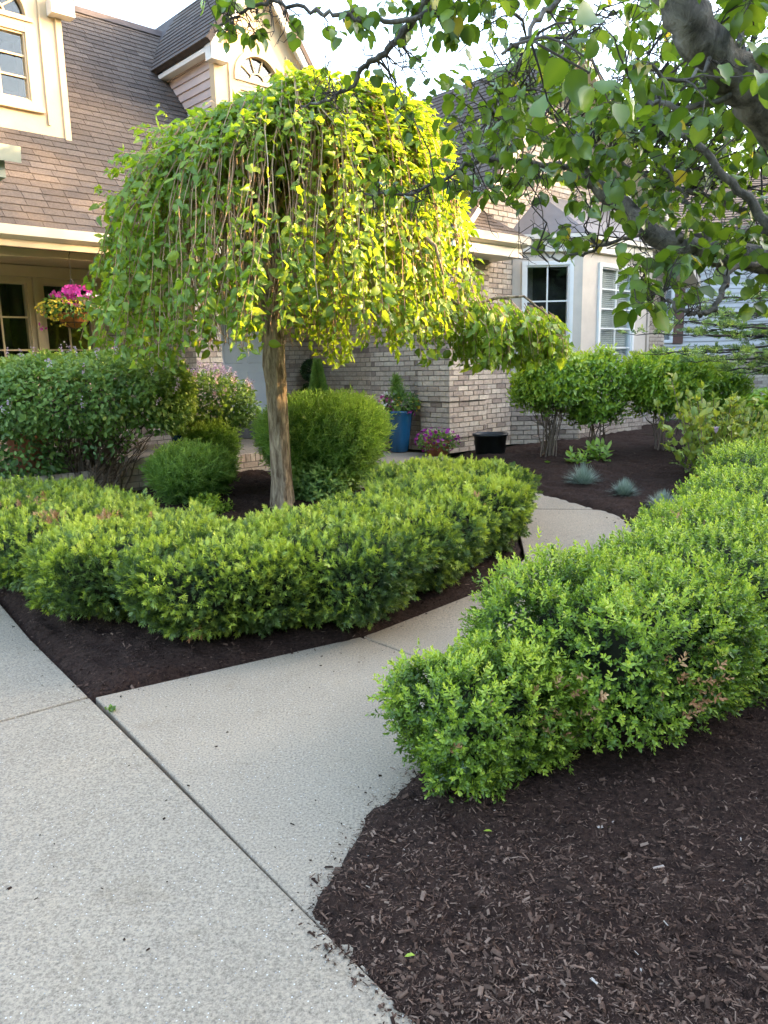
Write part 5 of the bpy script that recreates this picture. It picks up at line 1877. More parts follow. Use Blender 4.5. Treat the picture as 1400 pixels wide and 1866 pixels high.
tp = pot('topiary', 'dark green clipped ball topiary in the shaded corner by the front door', 'topiary', p, [(.12, 0), (.15, .2), (.16, .26), (.14, .26), (.13, .2), (.02, .18)], M['black_plastic'], .24, .13)
for zc, r in ((.55, .20), (.95, .15)):
    n = 900
    d = unit(rng.normal(size=(n, 3)))
    foliage('clipped_ball', M['conifer'], tp, SMALL, d * r * rng.uniform(.85, 1, (n, 1)) + np.array([0, 0, zc]), unit(d + rng.normal(0, .6, (n, 3))), unit(rng.normal(0, .6, (n, 3)) + np.array([0, 0, 1])), np.full(n, .05), rng.uniform(0, .8, n), kind='stuff')
mb = MB(); mb.tube([(0, 0, .2), (0, 0, 1.0)], .014, 6); mb.build('stem', M['shrub_twig'], tp)
# pots half hidden on the porch
p = hw(-3.0, 1.5, .16)
bp = pot('flower_pot', 'blue glazed pot on the porch floor, half hidden behind the large lilac', 'flower pot', p, [(.10, 0), (.15, .14), (.16, .24), (.17, .26), (.145, .26), (.13, .2), (.02, .18)], M['blue_glaze'], .24, .13)
p = hw(-4.75, 1.6, .16)
bp = pot('flower_pot', 'terracotta pot at the left edge of the porch beside the large lilac', 'flower pot', p, [(.12, 0), (.18, .22), (.20, .34), (.21, .38), (.18, .38), (.17, .3), (.02, .28)], M['terracotta'], .34, .17)

# ================================================================== THE WEEPING MULBERRY
MB_BASE = Vector((-.95, 7.05, gzf(7.05)))
mul = thing('mulberry_tree', 'weeping mulberry with a dome of hanging leafy strands on one straight trunk', 'tree', MB_BASE)

def trunk_mesh(pts, rad, sides=28, rings=46, seed=0, amp=.06, flute=9):
    pts = [Vector(p) for p in pts]
    V, F = [], []
    r_ = np.random.default_rng(seed)
    ph = r_.uniform(0, 6.28, 6)
    for i in range(rings + 1):
        t = i / rings * (len(pts) - 1)
        k = min(int(t), len(pts) - 2); f = t - k
        c = pts[k].lerp(pts[k + 1], f); r = rad[k] * (1 - f) + rad[k + 1] * f
        for j in range(sides):
            a = 2 * math.pi * j / sides
            fur = abs(math.sin((flute + 4) * a * .5 + 1.5 * math.sin(t * 2.1 + 2 * a) + ph[4])) ** .6 * .9 + .25 * math.sin(23 * a + 5 * t)
            wob = fur * .9 + (math.sin(flute * a + ph[0] + 1.2 * math.sin(t * 1.7 + ph[1])) * .5 + math.sin((flute * 2 + 3) * a + ph[2] + 2 * math.sin(t * 2.3)) * .35 + math.sin(3 * a + t * 1.1 + ph[3]) * .5)
            V.append((c.x + r * (1 + amp * wob) * math.cos(a), c.y + r * (1 + amp * wob) * math.sin(a), c.z))
    for i in range(rings):
        for j in range(sides):
            j2 = (j + 1) % sides
            F.append((i * sides + j, i * sides + j2, (i + 1) * sides + j2, (i + 1) * sides + j))
    return V, F
V, F = trunk_mesh([(0, 0, -.06), (0.0, 0, .03), (.002, 0, .3), (-.006, 0, .8), (-.01, .0, 1.2), (-.022, 0, 1.36), (-.012, 0, 1.5), (-.02, 0, 1.75)], [.160, .116, .092, .087, .089, .100, .094, .100], sides=64, rings=90, seed=3, amp=.06)
link('trunk', np_mesh('trunk', V, [np.array(F)], M['mulberry_bark'], smooth=True), mul)

CZT, CR = 3.72 - MB_BASE.z, 1.22          # top of the dome and its radius, about the trunk
def dome(r, a=None):
    return CZT - .52 * np.clip(r / 1.3, 0, 1.35) ** 2.2
# crooked main limbs
rl = random.Random(8)
for i in range(9):
    a = i * 2 * math.pi / 9 + rl.uniform(-.25, .25)
    R1 = rl.uniform(.65, 1.0)
    h = float(dome(R1)) - .12 + .15 * math.cos(a) * R1
    d = Vector((math.cos(a), math.sin(a), 0)); s = Vector((-d.y, d.x, 0))
    pts = [Vector((-.02, 0, 1.62)), d * .10 + Vector((0, 0, 1.85)), d * (.30 * R1) + s * rl.uniform(-.15, .15) + Vector((0, 0, 2.25)), d * .5 * R1 + s * rl.uniform(-.2, .2) + Vector((0, 0, h * .82)),
           d * .8 * R1 + s * rl.uniform(-.15, .15) + Vector((0, 0, h)), d * 1.05 * R1 + Vector((0, 0, h - .05)), d * 1.22 * R1 + s * .05 + Vector((0, 0, h - .45))]
    mb = MB()
    # smooth the path a little
    sp = []
    for k in range(len(pts) - 1):
        for f in (0, .33, .66):
            p0, p1, p2, p3 = pts[max(k - 1, 0)], pts[k], pts[k + 1], pts[min(k + 2, len(pts) - 1)]
            sp.append(.5 * ((2 * p1) + (p2 - p0) * f + (2 * p0 - 5 * p1 + 4 * p2 - p3) * f * f + (3 * p1 - p0 - 3 * p2 + p3) * f ** 3))
    sp.append(pts[-1])
    mb.tube(sp, [.052 * (1 - .8 * k / len(sp)) for k in range(len(sp))], 9)
    mb.build('branch', M['mulberry_bark'], mul, smooth=True)
for (px, py, L) in ((525, 470, .5), (640, 430, .6), (760, 450, .5)):     # loops of bare wood seen in the middle
    c = at(px, py, 6.3) - MB_BASE
    mb = MB()
    mb.tube([c + Vector((-.22 * L, .25, -.1)), c + Vector((-.1, .1, .07)), c + Vector((.03, 0, .10)), c + Vector((.14, -.05, .0)), c + Vector((.20, -.06, -.22))], [.02, .02, .018, .015, .010], 8)
    mb.build('branch', M['mulberry_bark'], mul, smooth=True)

LP, LY, LZ, LS, LT = [], [], [], [], []
tw = MB()
def strand(path, r0, leafy=1.0, sides=3, tint=None, step=.026, size=.068, bright=.50):
    tw.tube(path, [r0 * (1 - .6 * k / (len(path) - 1)) for k in range(len(path))], sides, rl.uniform(0, 1) if tint is None else tint, cap=False)
    side = 1
    for k in range(len(path) - 1):
        a, b = path[k], path[k + 1]
        L = (b - a).length
        m = max(1, int(L / step + rl.random()))
        for j in range(m):
            p = a.lerp(b, (j + rl.random()) / m)
            rr = math.hypot(p.x, p.y)
            out = Vector((p.x, p.y, 0)) / max(rr, .05)
            keep = leafy * min(1, max(.25, .95 + .55 * math.sin(3.1 * p.x + 1.7 * p.y + 2.1) * math.sin(2.7 * p.z + 3.3 * p.y - 1.3 * p.x)))
            # bare, twiggy window in the middle of the side facing the walk
            wx, wz = p.x, p.z + MB_BASE.z
            if p.y < .2:
                hole = math.exp(-((wx - .15) / .80) ** 2 - ((wz - 2.85) / .50) ** 2)
                keep *= 1 - .84 * hole
            if rr < CR * .7 and p.z < dome(rr) - .5:
                keep *= .25
            if rl.random() > keep:
                continue
            tan = Vector((-out.y, out.x, 0)) * side
            side = -side
            topness = max(0, 1 - (float(dome(rr)) - p.z) / .35)
            y = Vector((0, 0, -.75)) + out * (.30 + .6 * topness) + tan * rl.uniform(.0, 1.1) + Vector((rl.gauss(0, .55), rl.gauss(0, .55), rl.gauss(0, .4) + .45 * topness))
            z = out * .6 + Vector((0, 0, .5 + .6 * topness)) + Vector((rl.gauss(0, .6), rl.gauss(0, .6), rl.gauss(0, .45)))
            LP.append(tuple(p + y.normalized() * .02)); LY.append(tuple(y)); LZ.append(tuple(z))
            LS.append(size * min(1.6, max(.45, rl.lognormvariate(0, .33)))); LT.append(min(1, max(0, bright + .34 * (rl.random() - .5) + (.3 if rl.random() < .16 else 0))))

def hang(a, r0, zend, leafy=1.0, rad=.006, bright=.50, size=.066):
    """over the dome and down: the strand leaves the dome at radius r0"""
    d = Vector((math.cos(a), math.sin(a), 0)); s = Vector((-d.y, d.x, 0))
    wob = rl.uniform(-.12, .12)
    pts = []
    rs = max(.1, r0 - rl.uniform(.35, .7))
    arch = rl.uniform(-.06, .16) + .06 * math.sin(5 * a + 2) + .05 * math.sin(9 * a)
    for k in range(5):
        r = rs + (r0 - rs) * k / 4
        pts.append(d * r + s * wob * k / 4 + Vector((0, 0, float(dome(r)) - .06 + arch * math.sin(k / 4 * 2.6) + rl.uniform(-.02, .03) + .23 * d.x * r)) + Vector((.12, 0, 0)))
    z = pts[-1].z
    r = r0
    n = max(4, int((z - zend) / .19))
    drift = rl.uniform(.05, .42)
    for k in range(1, n + 1):
        f = k / n
        zz = z - (z - zend) * f
        r = r0 + .10 * math.sin(min(1, f * 3) * 1.57) + drift * f
        pts.append(d * r + s * (wob + .05 * math.sin(f * 5 + wob * 30)) + Vector((.12 * (1 - .6 * f), 0, zz)))
    strand(pts, rad, leafy, bright=bright, size=size)

ZB = 1.62 - MB_BASE.z
for i in range(330):
    a = rl.uniform(0, 2 * math.pi)
    hang(a, CR * rl.uniform(.84, 1.03) * (1.0 + .06 * math.sin(3 * a + 1) + .05 * max(0, math.cos(a)) + .06 * math.sin(11 * a) + .05 * math.sin(17 * a + 1)), ZB + abs(rl.gauss(0, .26)) + (.10 * math.sin(4 * a) + .08 * math.sin(13 * a) + .08), 1.0, rl.uniform(.004, .009))
for i in range(230):
    a = rl.uniform(0, 2 * math.pi)
    hang(a, CR * rl.uniform(.25, .85), ZB + .35 + abs(rl.gauss(0, .6)), .8, rl.uniform(.003, .006))
for i in range(200):     # extra short sprays on the top of the dome
    a = rl.uniform(0, 2 * math.pi); r = CR * math.sqrt(rl.random()) * .95
    zt = float(dome(r))
    hang(a, r, zt - rl.uniform(.2, .6), 1.25, .004)
for i in range(260):      # bare crooked twigs inside
    a = rl.uniform(0, 2 * math.pi); r = rl.uniform(.4, 1.30)
    d = Vector((math.cos(a), math.sin(a), 0))
    z0 = float(dome(r)) + .1 * d.x * r - rl.uniform(.15, .9)
    p = [d * r + Vector((0, 0, z0))]
    for k in range(5):
        q = p[-1] + Vector((rl.gauss(0, .05), rl.gauss(0, .05), -rl.uniform(.12, .26)))
        q.z = max(q.z, ZB + .12)
        p.append(q)
    tw.tube(p, [.006 * (1 - .12 * k) for k in range(6)], 4, rl.uniform(.3, 1), cap=False)
# the long side branch hanging out to the right, over the pier
mb = MB()
sbp = [at(760, 520, 7.0) - MB_BASE, at(850, 560, 6.95) - MB_BASE, at(905, 543, 6.9) - MB_BASE, at(955, 540, 6.85) - MB_BASE, at(1000, 575, 6.8) - MB_BASE]
mb.tube(sbp, [.022, .018, .014, .011, .007], 7)
mb.build('branch', M['mulberry_bark'], mul, smooth=True)
for i in range(120):
    f = rl.random() ** .85
    px = 815 + 215 * f
    y = 6.85 + rl.gauss(0, .22)
    ptop = 560 - 30 * math.sin(f * 3.1) + 28 * f + rl.uniform(-10, 40)
    pb = 668 - 40 * max(0, f - .6) - abs(rl.gauss(0, 16))
    A, B = at(px - 14 + rl.uniform(-12, 12), ptop, y) - MB_BASE, at(px + rl.uniform(-6, 16), max(pb, ptop + 20), y - .03) - MB_BASE
    mid = A.lerp(B, .5) + Vector((.04, 0, .02))
    strand([A, A.lerp(mid, .5) + Vector((.015, 0, .02)), mid, B.lerp(mid, .4), B], .004, 1.0, bright=.45, size=.070)
tw.build('hanging_twig', M['twig'], mul, kind='stuff')
LP, LY, LZ, LS, LT = (np.array(q, float) for q in (LP, LY, LZ, LS, LT))

def leaves(root, mat, temps, P, Y, Z, SC, T, single, size_in_view, joined='leaves', face_front=True, lite=None):
    """the leaves that show largest become single parts, the rest one joined part"""
    W = P + np.array(root.location)
    px, py, dp = proj(W)
    x, y, z = frame_from(Y, Z)
    toc = unit(np.array([0, 0, CAM_H]) - W)
    sc = np.abs((z * toc).sum(1)) * SC ** 2 / np.maximum(dp, .2) ** 2
    vis = (px > 5) & (px < 1395) & (py > 0) & (dp > .3)
    if face_front is not True:
        vis &= face_front
    sc = np.where(vis, sc, 0)
    order = np.argsort(-sc)
    one = order[:single]
    one = one[sc[one] > 0]
    protos = {}
    for i in one:
        v = int(rng.integers(0, len(temps))); q = int(round(T[i] * 10))
        if (v, q) not in protos:
            t_ = temps[v]
            protos[(v, q)] = np_mesh('leaf', t_[0], [t_[1], t_[2]], mat, np.clip(q / 10 + t_[3], 0, 1), smooth=True)
        o = link('leaf', protos[(v, q)], root)
        m = Matrix((Vector(x[i]), Vector(y[i]), Vector(z[i]))).transposed().to_4x4()
        m.translation = Vector(P[i])
        o.matrix_local = m @ Matrix.Diagonal((SC[i],) * 3 + (1,))
    k = np.ones(len(P), bool); k[one] = False
    V, T3, Q, tt = scatter(lite or temps, P[k], Y[k], Z[k], SC[k], T[k])
    link(joined, np_mesh(joined, V, [T3, Q], mat, tt, smooth=True), root, kind='stuff')

_front = (LP[:, 1] < .1) & (np.hypot(LP[:, 0], LP[:, 1]) > CR * .95) | (LP[:, 0] > 1.9)
leaves(mul, M['mulberry_leaf'], LEAF, LP, LY, LZ, LS, LT, 300, 0, face_front=_front, lite=LEAF_LITE)
print('mulberry leaves', len(LP))

# ================================================================== THE PEAR TREE OVER THE VIEWER
PB = Vector((2.35, 3.05, 0.02))
pear = thing('pear_tree', 'pear tree leaning in from the right, its leafy limbs across the top of the view', 'tree', PB)
rp = random.Random(21)
def wp(px, py, Y): return at(px, py, Y)
def smooth_path(pts, sub=4):
    out = []
    n = len(pts)
    for k in range(n - 1):
        p0, p1, p2, p3 = pts[max(k - 1, 0)], pts[k], pts[k + 1], pts[min(k + 2, n - 1)]
        for j in range(sub):
            f = j / sub
            out.append(.5 * ((2 * p1) + (p2 - p0) * f + (2 * p0 - 5 * p1 + 4 * p2 - p3) * f * f + (3 * p1 - p0 - 3 * p2 + p3) * f ** 3))
    out.append(pts[-1])
    return out
TRK = [PB + Vector((0, 0, -.08)), PB + Vector((0, 0, .05)), PB + Vector((.02, 0, .6)), PB + Vector((.03, 0, 1.2)), PB + Vector((.02, .02, 1.7)), PB + Vector((.06, .05, 2.4)), PB + Vector((.15, .1, 3.4)), PB + Vector((.2, .1, 4.6))]
V, F = trunk_mesh([p - PB for p in TRK], [.15, .125, .11, .105, .10, .075, .05, .015], 22, 40, 9, .03, 5)
link('trunk', np_mesh('trunk', V, [np.array(F)], M['pear_bark'], smooth=True), pear)
T1, T2 = TRK[4], TRK[3] + Vector((0, 0, .3))
LIMBS = [  # points, start radius, end radius, mesh detail
    ([T2, wp(1530, 330, 2.75), wp(1420, 225, 2.5), wp(1355, 150, 2.42), wp(1292, 85, 2.36), wp(1228, -5, 2.3), wp(1150, -130, 2.3), wp(1040, -300, 2.3)], .085, .045),
    ([T2, wp(1560, 480, 3.15), wp(1420, 478, 3.25), wp(1300, 462, 3.3), wp(1235, 447, 3.32), wp(1180, 420, 3.35), wp(1125, 372, 3.4), wp(1085, 338, 3.45), wp(1040, 305, 3.5)], .07, .026),
    ([T1, wp(1600, 520, 3.1), wp(1440, 460, 3.0), wp(1385, 392, 3.0), wp(1320, 318, 3.0), wp(1258, 252, 3.05), wp(1200, 205, 3.1), wp(1150, 150, 3.15)], .03, .007),
    ([wp(1228, -5, 2.3), wp(1100, -110, 2.5), wp(960, -120, 2.7), wp(850, -70, 2.85), wp(778, 0, 2.95), wp(745, 48, 3.0), wp(711, 89, 3.05), wp(671, 118, 3.1), wp(646, 150, 3.12), wp(600, 180, 3.15), wp(552, 196, 3.2)], .03, .004),
    ([wp(850, -70, 2.85), wp(764, 30, 2.9), wp(700, 37, 2.9), wp(654, 36, 2.9), wp(600, 26, 2.9), wp(564, 18, 2.92), wp(500, 2, 2.95), wp(460, 12, 3.0), wp(425, 32, 3.0), wp(395, 50, 3.05)], .011, .004),
    ([wp(1040, 305, 3.5), wp(980, 300, 3.45), wp(905, 290, 3.4), wp(850, 303, 3.35), wp(793, 332, 3.3), wp(718, 357, 3.3), wp(660, 345, 3.3)], .014, .004),
    ([wp(1085, 338, 3.45), wp(1040, 255, 3.3), wp(1010, 215, 3.25), wp(940, 163, 3.2), wp(900, 205, 3.2)], .010, .003),
    ([wp(1420, 478, 3.25), wp(1340, 490, 2.85), wp(1318, 520, 2.8), wp(1308, 552, 2.75), wp(1286, 570, 2.72), wp(1262, 572, 2.7), wp(1230, 556, 2.7), wp(1205, 538, 2.7), wp(1172, 520, 2.68), wp(1150, 500, 2.66)], .014, .004),
    ([wp(1355, 150, 2.42), wp(1327, 178, 2.4), wp(1250, 195, 2.4), wp(1200, 190, 2.4), wp(1165, 182, 2.4)], .012, .006),
    ([wp(1292, 85, 2.36), wp(1285, 128, 2.3), wp(1220, 142, 2.28), wp(1177, 118, 2.25)], .008, .004),
    ([wp(1355, 150, 2.42), wp(1350, 60, 2.5), wp(1365, -20, 2.55), wp(1380, -120, 2.6)], .014, .008),
    ([wp(1180, 420, 3.35), wp(1120, 440, 3.1), wp(1060, 462, 3.0), wp(1010, 470, 2.95), wp(985, 455, 2.95)], .009, .003),
    ([wp(1300, 462, 3.3), wp(1260, 380, 3.3), wp(1230, 330, 3.35), wp(1195, 290, 3.4), wp(1150, 230, 3.4)], .012, .004),
    ([wp(1150, -130, 2.3), wp(1080, -60, 2.2), wp(1000, 10, 2.15), wp(960, 60, 2.1), wp(920, 100, 2.1)], .012, .004),
    ([wp(1420, 478, 3.25), wp(1440, 420, 3.8), wp(1350, 380, 4.2), wp(1200, 330, 4.4), wp(1050, 250, 4.5), wp(900, 200, 4.5)], .03, .006),
    ([wp(850, -70, 2.85), wp(900, -20, 3.2), wp(950, 40, 3.5), wp(960, 100, 3.7)], .01, .004),
]
node_pts = []
for pts, ra, rb in LIMBS:
    sp = smooth_path(pts, 5)
    n = len(sp)
    sp = [p + Vector((rp.gauss(0, 1), rp.gauss(0, 1), rp.gauss(0, 1))) * .006 for p in sp]
    rad = [ra + (rb - ra) * (k / (n - 1)) ** .8 for k in range(n)]
    mb = MB(); mb.tube([p - PB for p in sp], rad, 12 if ra > .05 else 8)
    mb.build('branch', M['pear_bark'], pear, smooth=True)
    for k in range(2, n):
        node_pts.append((sp[k], rad[k]))
NP = np.array([tuple(p) for p, r in node_pts])
ptw = MB()
QP, QY, QZ, QS, QT = [], [], [], [], []
def crook(a, b, r0, r1, n=5, k=.10):
    L = (b - a).length
    pts = [a.lerp(b, i / n) + (Vector((rp.gauss(0, 1), rp.gauss(0, 1), rp.gauss(0, 1))) * L * k * .5 if 0 < i < n else Vector()) for i in range(n + 1)]
    ptw.tube([p - PB for p in pts], [r0 + (r1 - r0) * i / n for i in range(n + 1)], 5, rp.random(), cap=False)
    return pts
def rosette(c, n, size, ax=None):
    """leaves on a short spur, each hanging from its own stalk"""
    for i in range(n):
        d = Vector((rp.gauss(0, 1), rp.gauss(0, 1), rp.gauss(-.15, .6))).normalized()
        s = size * rp.uniform(.65, 1.2)
        p = c + d * s * rp.uniform(.35, .7) + Vector((0, 0, -.006))
        ptw.tube([c - PB, (c + p) / 2 - PB + Vector((0, 0, .004)), p - PB], .0009, 3, .6, cap=False)
        y = d + Vector((0, 0, -.65)) + Vector((rp.gauss(0, .3), rp.gauss(0, .3), 0))
        z = Vector((rp.gauss(0, .5), rp.gauss(0, .5), 1)) + d * .5
        QP.append(tuple(p - PB)); QY.append(tuple(y)); QZ.append(tuple(z)); QS.append(s)
        QT.append(min(1, max(0, rp.gauss(.42, .17))) * .85 if rp.random() > .02 else 1.0)
def twig_to(c, n, size):
    i = int(np.argmin(((NP - np.array(c)) ** 2).sum(1)))
    a = Vector(NP[i])
    L = (c - a).length
    pts = crook(a, c, min(.006, .0018 + L * .007), .0015, max(3, int(L / .07)), .14)
    rosette(c, n, size)
    for p in pts[2:-1]:
        if rp.random() < .45:
            q = p + Vector((rp.gauss(0, 1), rp.gauss(0, 1), rp.gauss(0, 1))).normalized() * rp.uniform(.03, .10)
            crook(p, q, .0016, .001, 2, .2)
            rosette(q, rp.randint(1, max(1, n - 2)), size)
        elif rp.random() < .4:   # bare spur with old fruit stalks
            q = p + Vector((rp.gauss(0, 1), rp.gauss(0, 1), rp.gauss(0, 1))).normalized() * rp.uniform(.03, .08)
            crook(p, q, .0016, .0008, 2, .3)
    # remember the twig as somewhere further twigs may start
regions = [  # px0, px1, py0, py1, depth0, depth1, clusters, leaves each, size
    (900, 1400, -60, 330, 2.7, 4.8, 150, 5, .058),
    (860, 1400, 210, 370, 2.9, 4.8, 105, 5, .054),
    (1180, 1400, 370, 470, 2.9, 4.4, 26, 5, .056),
    (1000, 1400, -60, 250, 2.1, 2.9, 36, 4, .060),
    (1060, 1180, 40, 190, 1.75, 2.0, 3, 3, .068),
    (1140, 1400, 420, 560, 2.5, 3.3, 18, 4, .062),
    (1150, 1260, 480, 560, 2.5, 2.9, 6, 3, .060),
    (960, 1140, 370, 450, 2.8, 3.4, 10, 3, .054),
    (800, 960, 120, 330, 3.0, 3.8, 34, 3, .054),
    (780, 920, -30, 60, 2.7, 3.1, 14, 3, .056),
    (540, 860, -10, 70, 2.8, 3.1, 24, 3, .048),
    (370, 500, -20, 60, 2.9, 3.1, 13, 3, .044),
    (580, 820, 90, 230, 3.0, 3.3, 18, 2, .048),
    (680, 900, 280, 370, 3.2, 3.5, 16, 2, .052),
    (1250, 1500, -200, 0, 2.2, 3.6, 20, 4, .062),
    (1400, 1700, -200, 450, 2.4, 4.0, 40, 5, .062)]
for (x0, x1, y0, y1, d0, d1, k, nl, sz) in regions:
    for _ in range(k):
        twig_to(at(rp.uniform(x0, x1), rp.uniform(y0, y1), rp.uniform(d0, d1)), max(1, nl + rp.randint(-1, 2)), sz)
# bare crooked twiglets along the thin outer branches
for (x0, x1, y0, y1, d0) in ((560, 800, 20, 230, 3.05), (640, 860, 300, 420, 3.3), (410, 520, 0, 90, 3.0), (850, 1000, 0, 120, 3.0), (1150, 1330, 470, 580, 2.7), (900, 1100, 330, 470, 3.3)):
    for _ in range(16):
        c = at(rp.uniform(x0, x1), rp.uniform(y0, y1), d0 + rp.uniform(-.1, .1))
        i = int(np.argmin(((NP - np.array(c)) ** 2).sum(1)))
        a = Vector(NP[i])
        if (c - a).length > .45:
            c = a + (c - a) * (.45 / (c - a).length)
        pts = crook(a, c, .003, .001, 5, .25)
        for p in pts[1:]:
            crook(p, p + Vector((rp.gauss(0, 1), rp.gauss(0, .6), rp.gauss(0, 1))).normalized() * rp.uniform(.02, .07), .0014, .0007, 2, .3)
ptw.build('twig', M['dark_twig'], pear, kind='stuff')
QP, QY, QZ, QS, QT = (np.array(q, float) for q in (QP, QY, QZ, QS, QT))
leaves(pear, M['pear_leaf'], ROUND, QP, QY, QZ, QS, QT, 300, 0)
print('pear leaves', len(QP))

# ================================================================== PINE AT THE RIGHT
pnb = Vector((6.6, 10.4, .38))
pine = thing('pine_tree', 'pine at the right edge with flat sprays before the grey siding', 'tree', pnb)
mb = MB(); mb.tube([(0, 0, -.1), (.03, 0, 1.5), (0, .03, 3.2), (0, 0, 5.2)], [.16, .13, .09, .02], 10); mb.build('trunk', M['pear_bark'], pine, smooth=True)
nP, nA, nS, nT = [], [], [], []
rq = random.Random(5)
ends = [(1190, 607, 8.3), (1215, 560, 8.8), (1240, 640, 8.4), (1255, 585, 8.6), (1290, 655, 8.5), (1300, 600, 8.9), (1330, 540, 8.7), (1350, 640, 8.6), (1345, 670, 8.9), (1370, 520, 9.0), (1390, 590, 9.0), (1385, 660, 9.3)]
ends3 = [at(*e) for e in ends] + [pnb + Vector((2.2 * math.cos(a), 2.2 * math.sin(a), z)) for a, z in ((0, 1.5), (1, 2.2), (2, 1.8), (5, 2.6), (.5, 3.2), (1.7, 3.4), (4.6, 3.3), (3.6, 3.6), (2.9, 3.9))]
for e in ends3:
    e = e - pnb
    b0 = Vector((0, 0, max(.6, e.z + rq.uniform(-.05, .35))))
    pts = [b0.lerp(e, k / 7) + Vector((rq.gauss(0, .03), rq.gauss(0, .03), -.10 * math.sin(k / 7 * 3.1))) for k in range(8)]
    mb = MB(); mb.tube(pts, [.024 - .0028 * k for k in range(8)], 6)
    mb.build('branch', M['dark_twig'], pine, smooth=True)
    side = MB()
    for k in range(2, 8):
        for j in range(5):
            d = (e - b0).normalized()
            sd_ = Vector((-d.y, d.x, 0)) * rq.choice((-1, 1))
            q = pts[k] + (d * rq.uniform(.1, .5) + sd_ * rq.uniform(.1, .6) + Vector((0, 0, rq.uniform(-.05, .08)))) * rq.uniform(.4, .9)
            side.tube([pts[k], (pts[k] + q) / 2 + Vector((0, 0, -.02)), q], [.006, .004, .002], 4, rq.random(), cap=False)
            for m in range(4):
                f = rq.uniform(.45, 1.05)
                nP.append(tuple(pts[k].lerp(q, f))); nA.append(tuple((q - pts[k]).normalized() + Vector((rq.gauss(0, .3), rq.gauss(0, .3), .35)))); nS.append(rq.uniform(.07, .13)); nT.append(rq.uniform(.1, .9))
    side.build('twig', M['dark_twig'], pine, kind='stuff')
nP, nA = np.array(nP), unit(np.array(nA))
foliage('needles', M['pine'], pine, SPRIG_YEW, nP, unit(np.cross(nA, rng.normal(size=nA.shape))), nA, np.array(nS), np.array(nT), kind='stuff')

# ================================================================== TREES OUTSIDE THE VIEW THAT SHADE IT
def shade_tree(x, y, h, r, label, seed):
    b = Vector((x, y, gzf(y) - .14))
    t = thing('shade_spruce', label, 'tree', b, 0, 'unseen spruces added to shade the view')
    mb = MB(); mb.tube([(0, 0, -.2), (0, 0, h * .5), (0, 0, h * .97)], [.02 * h, .014 * h, .01], 8); mb.build('trunk', M['pear_bark'], t)
    rr = np.random.default_rng(seed)
    n = 900
    f = rr.uniform(0, 1, n) ** .75
    a = rr.uniform(0, 6.283, n)
    rad = r * (1 - f) * (.72 + .28 * np.sin(a * 5 + f * 22)) * rr.uniform(.55, 1.05, n) + .05
    P = np.c_[rad * np.cos(a), rad * np.sin(a), .15 + f * (h - .15)]
    ax = unit(np.c_[np.cos(a), np.sin(a), rr.uniform(-.5, .3, n)])
    foliage('foliage', M['conifer'], t, SPRIG_BROAD, P, unit(np.cross(ax, rr.normal(size=(n, 3)))), ax, rr.uniform(.7, 1.15, n), rr.uniform(0, 1, n), kind='stuff')
    # the dense inside of the crown
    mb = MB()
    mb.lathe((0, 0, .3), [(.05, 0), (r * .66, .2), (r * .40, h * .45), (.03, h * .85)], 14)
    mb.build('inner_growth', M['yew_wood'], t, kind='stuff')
SPR = ((13.5, -6.0, 8.0, 2.6), (13.0, -2.6, 8.5, 2.6), (12.8, .4, 8.6, 2.5), (12.6, 2.9, 8.6, 2.3), (12.8, 5.2, 5.1, 1.6), (13.0, 7.2, 4.7, 1.6), (13.6, 6.2, 4.9, 1.5), (13.0, 8.9, 4.6, 1.3), (13.2, 10.4, 5.0, 1.3), (13.4, 12.0, 6.0, 1.6), (13.6, 14.0, 7.0, 1.8))  # unseen spruces added as sun blockers, heights set for the shade they cast
ORD = 'first second third fourth fifth sixth seventh eighth ninth tenth eleventh'.split()
for k, (x, y, h, r) in enumerate(SPR):
    shade_tree(x, y + 2.5, h - (.6 if 5 < y < 9 else 0), r, '%s spruce of the row added outside the view to block the low sun, counted from the street' % ORD[k], 100 + k)

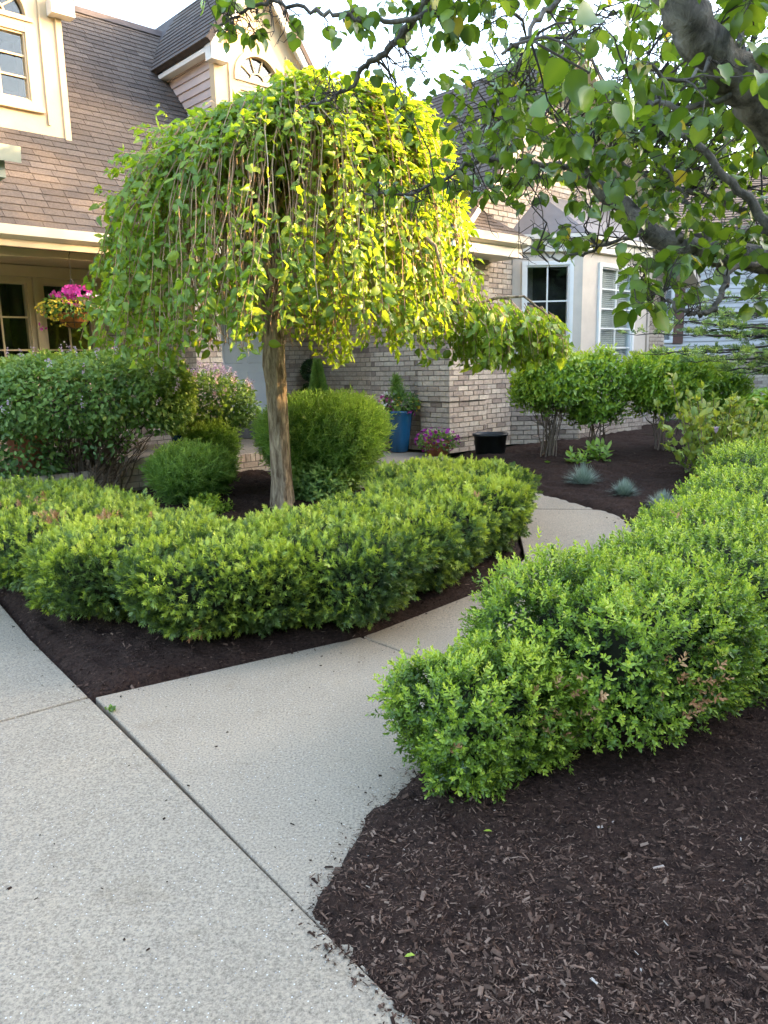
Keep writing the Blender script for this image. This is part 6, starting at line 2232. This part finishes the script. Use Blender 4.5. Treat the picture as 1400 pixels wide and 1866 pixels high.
def street_tree(x, y, h, r, seed):
    b = Vector((x, y, -.14))
    t = thing('maple_tree', '%s leafy street tree from the left behind the viewer, seen only reflected in windows' % ORD[seed - 140], 'tree', b, 0, 'street trees behind the viewer')
    mb = MB(); mb.tube([(0, 0, -.2), (0, 0, h * .4), (.1, 0, h * .8)], [.02 * h, .016 * h, .02], 8); mb.build('trunk', M['pear_bark'], t)
    bl = Blob((x, y, h * .6), (r, r, h * .40), 0, 2.2, .2, 1.1, seed)
    P, g = bl.sample(900)
    P = P - g * np.abs(rng.normal(0, .5, (len(P), 1)))
    n = len(P)
    foliage('foliage', M['conifer'], t, SPRIG_BROAD, rel(P, t), unit(rng.normal(size=(n, 3))), unit(g + rng.normal(0, .5, (n, 3))), rng.uniform(.8, 1.4, n), rng.uniform(0, 1, n), kind='stuff')
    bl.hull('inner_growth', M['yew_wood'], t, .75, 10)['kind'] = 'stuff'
for k, (x, y, h, r) in enumerate(((-16, -17, 9, 3.6), (-9, -20, 11, 4.2), (-2.5, -19, 9, 3.6), (3.5, -21, 10, 4), (10, -19, 11, 4.2), (18, -15, 10, 4))):
    street_tree(x, y, h, r, 140 + k)

def open_tree(x, y, h, r, seed, label):  # unseen tree added so that its gappy crown breaks up the sun
    b = Vector((x, y, .2))
    t = thing('shade_ash', label, 'tree', b)
    rr = random.Random(seed); r2 = np.random.default_rng(seed)
    mb = MB(); mb.tube([(0, 0, -.3), (0, .1, h * .35), (.1, 0, h * .9)], [.02 * h, .015 * h, .02], 8); mb.build('trunk', M['pear_bark'], t)
    Ps = []
    tw_ = MB()
    for k in range(46):
        a = rr.uniform(0, 6.28); f = rr.uniform(.28, 1.0)
        q = r * math.sin(min(1, (1.08 - f) * 2.2) * 1.5) * math.sqrt(rr.random())
        c = Vector((q * math.cos(a), q * math.sin(a), h * f))
        tw_.tube([(0, .05, max(h * .3, c.z - q * .9 - .3)), c * .6 + Vector((0, 0, c.z * .36)), c], [.05, .03, .01], 5, .3)
        m = 70
        Ps.append(np.array(c) + unit(r2.normal(size=(m, 3))) * r2.uniform(0, 1, (m, 1)) ** .4 * np.array([.75, .75, .45]) * rr.uniform(.7, 1.15))
    tw_.build('branch', M['pear_bark'], t, kind='stuff')
    P = np.concatenate(Ps); n = len(P)
    foliage('foliage', M['conifer'], t, SPRIG_BROAD, P, unit(r2.normal(size=(n, 3))), unit(r2.normal(size=(n, 3)) + np.array([0, 0, .4])), r2.uniform(.22, .4, n), r2.uniform(0, 1, n), kind='stuff')
open_tree(15.5, 13.6, 11.5, 3.4, 7, 'open-crowned tree added outside the view to dapple the roof with shade')
